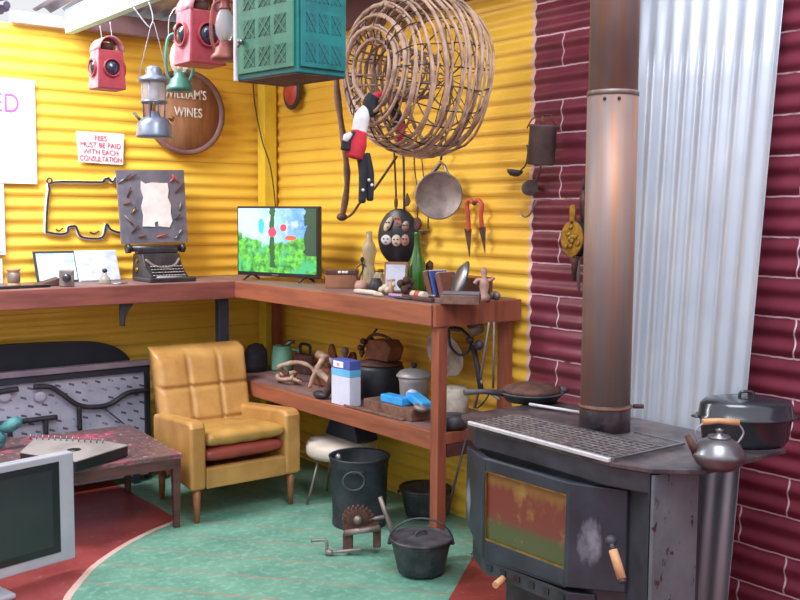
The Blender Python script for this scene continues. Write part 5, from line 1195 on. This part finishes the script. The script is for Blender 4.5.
# dutch ovens
def dutch(base, s, label, handle=True, mat='cast_iron'):
    t = thing('dutch_oven', label, 'pot', base, 'cast iron pots on the floor')
    L = lambda pr: [(r*s, z*s) for r, z in pr]
    MB().lathe(L([(.0001, .012), (.095, .012), (.105, .02), (.132, .14), (.138, .145), (.138, .155), (.0001, .155)]), base, 40).build('pot_body', mat, t)
    ld = MB().lathe(L([(.142, .155), (.144, .168), (.136, .170), (.130, .162), (.07, .172), (.0001, .176)]), base, 40).build('lid', mat, t)
    MB().tube(spline([base+Vector(v)*s for v in ((-.03, 0, .172), (-.025, 0, .19), (.025, 0, .19), (.03, 0, .172))], 4), .006*s, 8).build('lid_handle', mat, ld)
    for k in range(3):
        a_ = k*2*PI/3+.4; MB().tube([base+Vector((math.cos(a_)*.08*s, math.sin(a_)*.08*s, .03*s)), base+Vector((math.cos(a_)*.09*s, math.sin(a_)*.09*s, 0))], .010*s, 8).build('foot', mat, t)
    if handle:
        e = Rv; up_ = Vector((0, 0, 1)); bk_ = Vector((Fv.x, Fv.y, 0)).normalized()
        pts = [base+e*(.145*s*math.cos(a_))+(up_*.9-bk_*-.1)*(.12*s*math.sin(a_))+up_*(.14*s) for a_ in [PI*k/12 for k in range(13)]]
        MB().tube(pts, .0045, 8).build('bail_handle', mat, t)
    for s_ in (-1, 1): MB().ball(base+Rv*(s_*.142*s)+Vector((0, 0, .14*s)), .010*s).build('ear', mat, t)
    return t
p = un(423, 574, z=0)+Vector((.0, .015, 0)); dutch(p, .93, 'round cast iron dutch oven with raised bail handle, in front of the bench leg')
p = un(421, 527, z=0)+Vector((.12, .12, 0)); dutch(p, .90, 'second dark cast iron pot standing behind the bench leg', False)
# poker
tag(MB().tube([un(466.5, 436, y=-2.25), un(447, 514, y=-2.25)], .0055, 8).build('fire_poker', 'black_iron'), 'thin black iron poker leaning beside the front bench leg', 'poker')

# ------------------------------------------------------------------ wood stove
t0 = thing('wood_stove', 'large black steel wood-burning stove with glass door and bay front', 'stove', (-.55, -3.15, 0))
ZT = .75
def pr3(poly, z0_, z1_, name, mat, bev=.003, parent=None): 
    return MB().prism(poly, z0_, z1_).build(name, mat, parent or t0, bev)
topP = [(-.748, -2.668), (-.838, -2.812), (-.855, -3.472), (-.820, -3.600), (-.700, -3.705), (-.262, -3.700), (-.262, -2.668)]
pr3(topP, ZT-.014, ZT, 'top_plate', 'stove_top', .002)
bodyP = [(-.73, -2.72), (-.80, -2.86), (-.81, -3.38), (-.765, -3.47), (-.812, -3.588), (-.585, -3.588), (-.52, -3.50), (-.32, -3.42), (-.32, -2.72)]
pr3(bodyP, .21, ZT-.014, 'firebox', 'stove_black', .004)
pr3([(-.872, -2.935), (-.865, -3.325), (-.815, -3.39), (-.7, -3.39), (-.7, -2.90)], .245, .298, 'vent_panel', 'stove_black', .003)
# convection band above the door
pr3([(-.742, -2.70), (-.828, -2.835), (-.842, -3.45), (-.812, -3.585), (-.6, -3.585), (-.6, -2.70)], .668, ZT-.016, 'upper_band', 'stove_black', .006)
for k in range(6):
    y = -2.965-k*.066; MB().box((-.870+.0012*k, y, .274), (.010, .026, .020)).build('vent_slot', 'black_plastic', t0)
MB().tube([(-.86, -3.03, .258), (-.925, -3.05, .250)], .012, 10).build('air_knob', 'handle_wood', t0)
MB().box((-.58, -3.16, .105), (.36, .46, .21)).build('pedestal', 'stove_black', t0, .006)
MB().box((-.60, -3.16, .012), (.46, .60, .024)).build('base_plate', 'stove_black', t0, .004)
# heat shield side (faces the viewer's right)
MB().box((-.703, -3.600, .445), (.222, .012, .57)).build('heat_shield', 'shield', t0, .002)
MB().box((-.588, -3.598, .45), (.012, .022, .56)).build('shield_edge', 'stove_black', t0, .002)
MB().box((-.66, -3.64, .185), (.22, .09, .016)).build('wood_ledge', 'stove_black', t0, .003)
# three-facet door
def dpnl(poly, z0_, z1_, name, mat, par, bev=.006): return MB().prism(poly, z0_, z1_).build(name, mat, par, bev)
A0, A1, A2, A3 = Vector((-.800, -2.758, 0)), Vector((-.878, -2.930, 0)), Vector((-.870, -3.325, 0)), Vector((-.780, -3.480, 0))
t_in = .03
n01 = Vector((-(A1-A0).y, (A1-A0).x, 0)).normalized()
inner = [p+Vector((.035, 0, 0)) for p in (A3, A2, A1, A0)]
gz0, gz1 = .372, .612; zb_, zt_ = .318, .655
def q3(a_, b2): return a_+Vector((0, 0, b2))
b = MB()
def wallseg(Pa, Pb, z0_, z1_, z0b=None, z1b=None):
    z0b = z0_ if z0b is None else z0b; z1b = z1_ if z1b is None else z1b
    off = Vector((.03, 0, 0))
    b.hexa([q3(Pa, z0_), q3(Pb, z0b), q3(Pb+off, z0b), q3(Pa+off, z0_)], [q3(Pa, z1_), q3(Pb, z1b), q3(Pb+off, z1b), q3(Pa+off, z1_)])
wallseg(A0, A1, .375, zt_, .300, zt_)
G0 = A1+(A2-A1)*.0; G0 = A1+(A2-A1)*.03; G1 = A1+(A2-A1)*.965
wallseg(A1, G0, .300, zt_, .302, zt_); wallseg(G1, A2, .315, zt_); wallseg(G0, G1, .302, gz0, .315, gz0); wallseg(G0, G1, gz1, zt_)
wallseg(A2, A3, .315, zt_, .325, zt_-.005)
door = b.build('door', 'stove_door', t0, .004)
b = MB(); off = Vector((.010, 0, 0)); off2 = Vector((.018, 0, 0))
b.hexa([q3(G0+off, gz0), q3(G1+off, gz0), q3(G1+off2, gz0), q3(G0+off2, gz0)], [q3(G0+off, gz1), q3(G1+off, gz1), q3(G1+off2, gz1), q3(G0+off2, gz1)]); b.build('glass_pane', 'stove_window', door)
b = MB()
for Pa, Pb in ((q3(G0, gz0), q3(G1, gz0)), (q3(G0, gz1), q3(G1, gz1)), (q3(G0, gz0), q3(G0, gz1)), (q3(G1, gz0), q3(G1, gz1))): b.bar(Pa+Vector((.004, 0, 0)), Pb+Vector((.004, 0, 0)), .006, .006)
b.build('glass_seal', 'brass', door)
b = MB(); h0 = un(611, 541, x=-.845); MB().ball(h0, .018).build('handle_boss', 'black_iron', door)
h1_ = un(613, 550, x=-.862); h2_ = un(622, 579, x=-.875)
MB().tube([h0, h1_], .008, 10).build('handle_stem', 'black_iron', door)
MB().tube([h1_, h1_*.5+h2_*.5, h2_], [.0135, .0145, .0135], 14).build('handle_grip', 'handle_wood', door)
MB().tube([h2_, h2_+(h2_-h1_)*.14], .012, 12).build('handle_tip', 'black_iron', door)
MB().ball(un(471, 553, x=-.86), .006).build('hinge_pin', 'steel', door)
# chrome trim + grate on top
b = MB(); b.bar((-.842, -2.815, ZT+.006), (-.858, -3.472, ZT+.006), .014, .014); b.build('chrome_trim', 'chrome', t0, .003)
b = MB()
for k in range(23):
    y = -2.83-k*.029; b.bar((-.845, y, ZT+.008), (-.60, y, ZT+.008), .0028, .0028)
for k in range(10):
    x = -.84+k*.027; b.bar((x, -2.82, ZT+.0105), (x, -3.475, ZT+.0105), .0026, .0026)
for k in range(14): b.bar((-.60, -3.29-k*.0135, ZT+.008), (-.50, -3.29-k*.0135, ZT+.008), .0028, .0028)
b.build('wire_grate', 'grate_wire', t0)
b = MB()
for (p, q) in (((-.60, -2.83), (-.60, -3.48)), ((-.50, -3.48), (-.85, -3.48)), ((-.50, -3.28), (-.50, -3.48))): b.bar((p[0], p[1], ZT+.009), (q[0], q[1], ZT+.009), .007, .007)
b.build('grate_edge', 'steel', t0)
random.seed(4)
MB().tube([(-.44, -2.72, ZT+.012), (-.40, -2.95, ZT+.012)], .006, 6).build('rod', 'white_frame', t0)
# flue
FX, FY = -.51, -3.155
t0 = thing('stove_flue', 'tall copper-brown stove flue pipe rising from the stove to the roof', 'flue', (FX, FY, ZT))
MB().lathe([(.0885, .001), (.0885, .09), (.086, .094)], (FX, FY, ZT), 40).build('collar', 'stove_top', t0)
MB().lathe([(.086, .09), (.086, 1.165)], (FX, FY, ZT), 48).build('lower_pipe', 'copper', t0)
MB().lathe([(.0875, 1.150), (.0875, 1.163), (.0855, 1.166)], (FX, FY, ZT), 48).build('joint_ring', 'dull_steel', t0)
MB().lathe([(.083, 1.155), (.083, 2.4)], (FX, FY, ZT), 48).build('upper_pipe', 'copper', t0)
MB().tube([Vector((FX+.090*math.cos(k*PI/16), FY+.090*math.sin(k*PI/16), ZT+.085)) for k in range(32)], .005, 8, closed=True).build('clamp_ring', 'rust', t0)
e = Rv*.092; MB().tube([Vector((FX, FY, ZT+.085))+e-Fv*.03, Vector((FX, FY, ZT+.085))+e+Rv*.035-Fv*.03], .008, 8).build('clamp_screw', 'dark_rust', t0)
for a_ in (-2.75, -2.2):
    MB().ball((FX+.086*math.cos(a_), FY+.086*math.sin(a_), ZT+1.135), .006).build('rivet', 'dark_rust', t0)

# galvanised sheet leaning behind the stove
n = 300; vs = []; fs = []
def gx(z): return -.035-.24*(1-z/2.5)
for i in range(n+1):
    u = i/n; yt = -2.84-.665*u; ybm = -2.96-.545*u
    w = .0065*math.sin(2*PI*u*8.6)
    for z in (.01, .5, 1.0, 1.5, 2.0, 2.48):
        k = z/2.48; vs.append((gx(z)+w, ybm*(1-k)+yt*k, z))
for i in range(n):
    for j in range(5): q = i*6+j; fs.append((q, q+6, q+7, q+1))
tag(MB().add(vs, fs, True).build('galvanised_sheet', 'galv', None, solid=.002), 'upright sheet of silver corrugated iron leaning on the maroon wall behind the stove', 'metal sheet')

# skillet
p = un(531, 400, z=ZT+.003); p.z = ZT+.001
t0 = thing('iron_skillet', 'black cast iron frying pan with domed lid at the left back of the stove top', 'pan', p)
MB().lathe([(.0001, 0), (.10, 0), (.125, .03), (.132, .035), (.128, .038), (.0001, .03)], p, 44).build('pan_body', 'cast_iron', t0)
ld = MB().lathe([(.118, .036), (.112, .052), (.06, .068), (.0001, .072)], p, 44).build('lid', 'dark_rust', t0)
hd = (un(462, 394, z=ZT+.04)-p); hd.z = 0; hd.normalize()
MB().tube([p+hd*.12+Vector((0, 0, .034)), p+hd*.20+Vector((0, 0, .045)), p+hd*.285+Vector((0, 0, .045))], [.013, .010, .013], 10).build('handle', 'cast_iron', t0)
MB().tube([p-hd*.125+Vector((0, 0, .034)), p-hd*.165+Vector((0, 0, .038))], [.02, .008], 10).build('pouring_lip', 'cast_iron', t0)
# roaster
p = un(742, 447, z=ZT)+Vector((.05, .05, 0)); p.z = ZT+.001
p = un(742, 430, z=ZT+.04)-Fv*.03; p.z = ZT+.001
t0 = thing('enamel_roaster', 'large oval black enamel roasting pan with lid on the right end of the stove', 'roaster', p)
Ro = rz(ya-PI/2)
MB().lathe([(.0001, 0), (.118, 0), (.130, .02), (.138, .085), (.147, .09), (.147, .095), (.0001, .095)], p, 48, sx=1.08, sy=.72, rot=Ro).build('pan_body', 'black_enamel', t0)
ld = MB().lathe([(.150, .088), (.151, .096), (.143, .100), (.138, .135), (.125, .148), (.09, .155), (.0001, .157)], p, 48, sx=1.08, sy=.72, rot=Ro).build('lid', 'black_enamel', t0)
MB().tube(spline([p+Rv*-.022+Vector((0, 0, .155)), p+Rv*-.018+Vector((0, 0, .172)), p+Rv*.018+Vector((0, 0, .172)), p+Rv*.022+Vector((0, 0, .155))], 4), .0055, 8).build('lid_handle', 'black_enamel', ld)
for s_ in (-1, 1): MB().ball(p+Rv*(s_*.162)+Vector((0, 0, .092)), (.018, .018, .006)).build('side_grip', 'black_enamel', t0)
# kettle
p = un(718, 469, z=ZT); p = p+Vector((.0, .0, .0)); p.z = ZT+.001
t0 = thing('metal_kettle', 'small tarnished round kettle with wooden bail handle on the stove corner', 'kettle', p)
MB().lathe([(.0001, 0), (.045, 0), (.066, .018), (.0765, .038), (.078, .046), (.074, .052), (.060, .078), (.035, .092), (.0001, .095)], p, 44).build('kettle_body', 'kettle_metal', t0)
ld = MB().lathe([(.034, .092), (.032, .099), (.010, .104), (.009, .112), (.013, .118), (.0001, .123)], p, 28).build('lid', 'kettle_metal', t0)
MB().tube([p-Rv*.06+Vector((0, 0, .045)), p-Rv*.082+Vector((0, 0, .075)), p-Rv*.095+Vector((0, 0, .10))], [.018, .011, .008], 12).build('spout', 'dark_rust', t0)
bk_ = Vector((Fv.x, Fv.y, 0)).normalized()*.01
for s_, pts in ((-1, [(-.055, .07), (-.068, .11), (-.045, .135)]), (1, [(.055, .07), (.075, .105), (.058, .135)])):
    MB().tube(spline([p+Rv*a_+bk_+Vector((0, 0, z_)) for a_, z_ in pts], 5), .003, 8).build('bail_wire', 'wire', t0)
MB().tube([p+Rv*-.048+bk_+Vector((0, 0, .138)), p+bk_+Vector((0, 0, .142)), p+Rv*.06+bk_+Vector((0, 0, .137))], [.010, .008, .010], 12).build('bail_grip', 'handle_wood', t0)

# ------------------------------------------------------------------ outside the roof gap: bare tree crown
random.seed(9)
p = un(-4, 2, d=9)
t0 = thing('tree_branch', 'blurred purple leafy branch outside the roof gap in the top left corner', 'tree', p)
b = MB()
for k in range(60):
    q = p+Vector((random.gauss(-.03, .06), random.gauss(0, .1), random.gauss(.02, .07))); b.ball(q, (random.uniform(.03, .07), random.uniform(.02, .05), random.uniform(.02, .04)), 8, n=5)
b.build('foliage', 'leaf', t0); MB().tube([p+Vector((-1.2, .3, -.5)), p+Vector((-.1, 0, 0))], [.05, .02], 8).build('limb', 'vine_dark', t0)

# ------------------------------------------------------------------ light
w = bpy.data.worlds.new('world'); sc.world = w; w.use_nodes = True; nt = w.node_tree
bg = nt.nodes['Background']; bg.inputs[0].default_value = (.93, .95, 1, 1)
tcw = nt.nodes.new('ShaderNodeTexCoord'); sxw = nt.nodes.new('ShaderNodeSeparateXYZ'); mrw = nt.nodes.new('ShaderNodeMapRange')
nt.links.new(tcw.outputs['Generated'], sxw.inputs[0]); nt.links.new(sxw.outputs[2], mrw.inputs[0])
mrw.inputs[1].default_value = -.05; mrw.inputs[2].default_value = .5; mrw.inputs[3].default_value = .55; mrw.inputs[4].default_value = 1.4
nt.links.new(mrw.outputs[0], bg.inputs[1])
def area(name, loc, target, size, energy, col):
    l = bpy.data.lights.new(name, 'AREA'); l.shape = 'SQUARE'; l.size = size; l.energy = energy; l.color = col
    o = bpy.data.objects.new(name, l); COL.objects.link(o); o.location = loc
    o.rotation_euler = (Vector(target)-Vector(loc)).to_track_quat('-Z', 'Y').to_euler(); return o
area('skylight_left', (-2.4, -1.0, 3.2), (-1.2, 0, 2.0), 1.0, 130, (.95, .97, 1))
area('skylight_right', (-1.6, -4.4, 4.0), (-.1, -3.1, 1.4), 1.6, 110, (.88, .94, 1))
sc.view_settings.view_transform = 'Standard'; sc.view_settings.look = 'None'; sc.view_settings.exposure = 0; sc.view_settings.gamma = 1.08
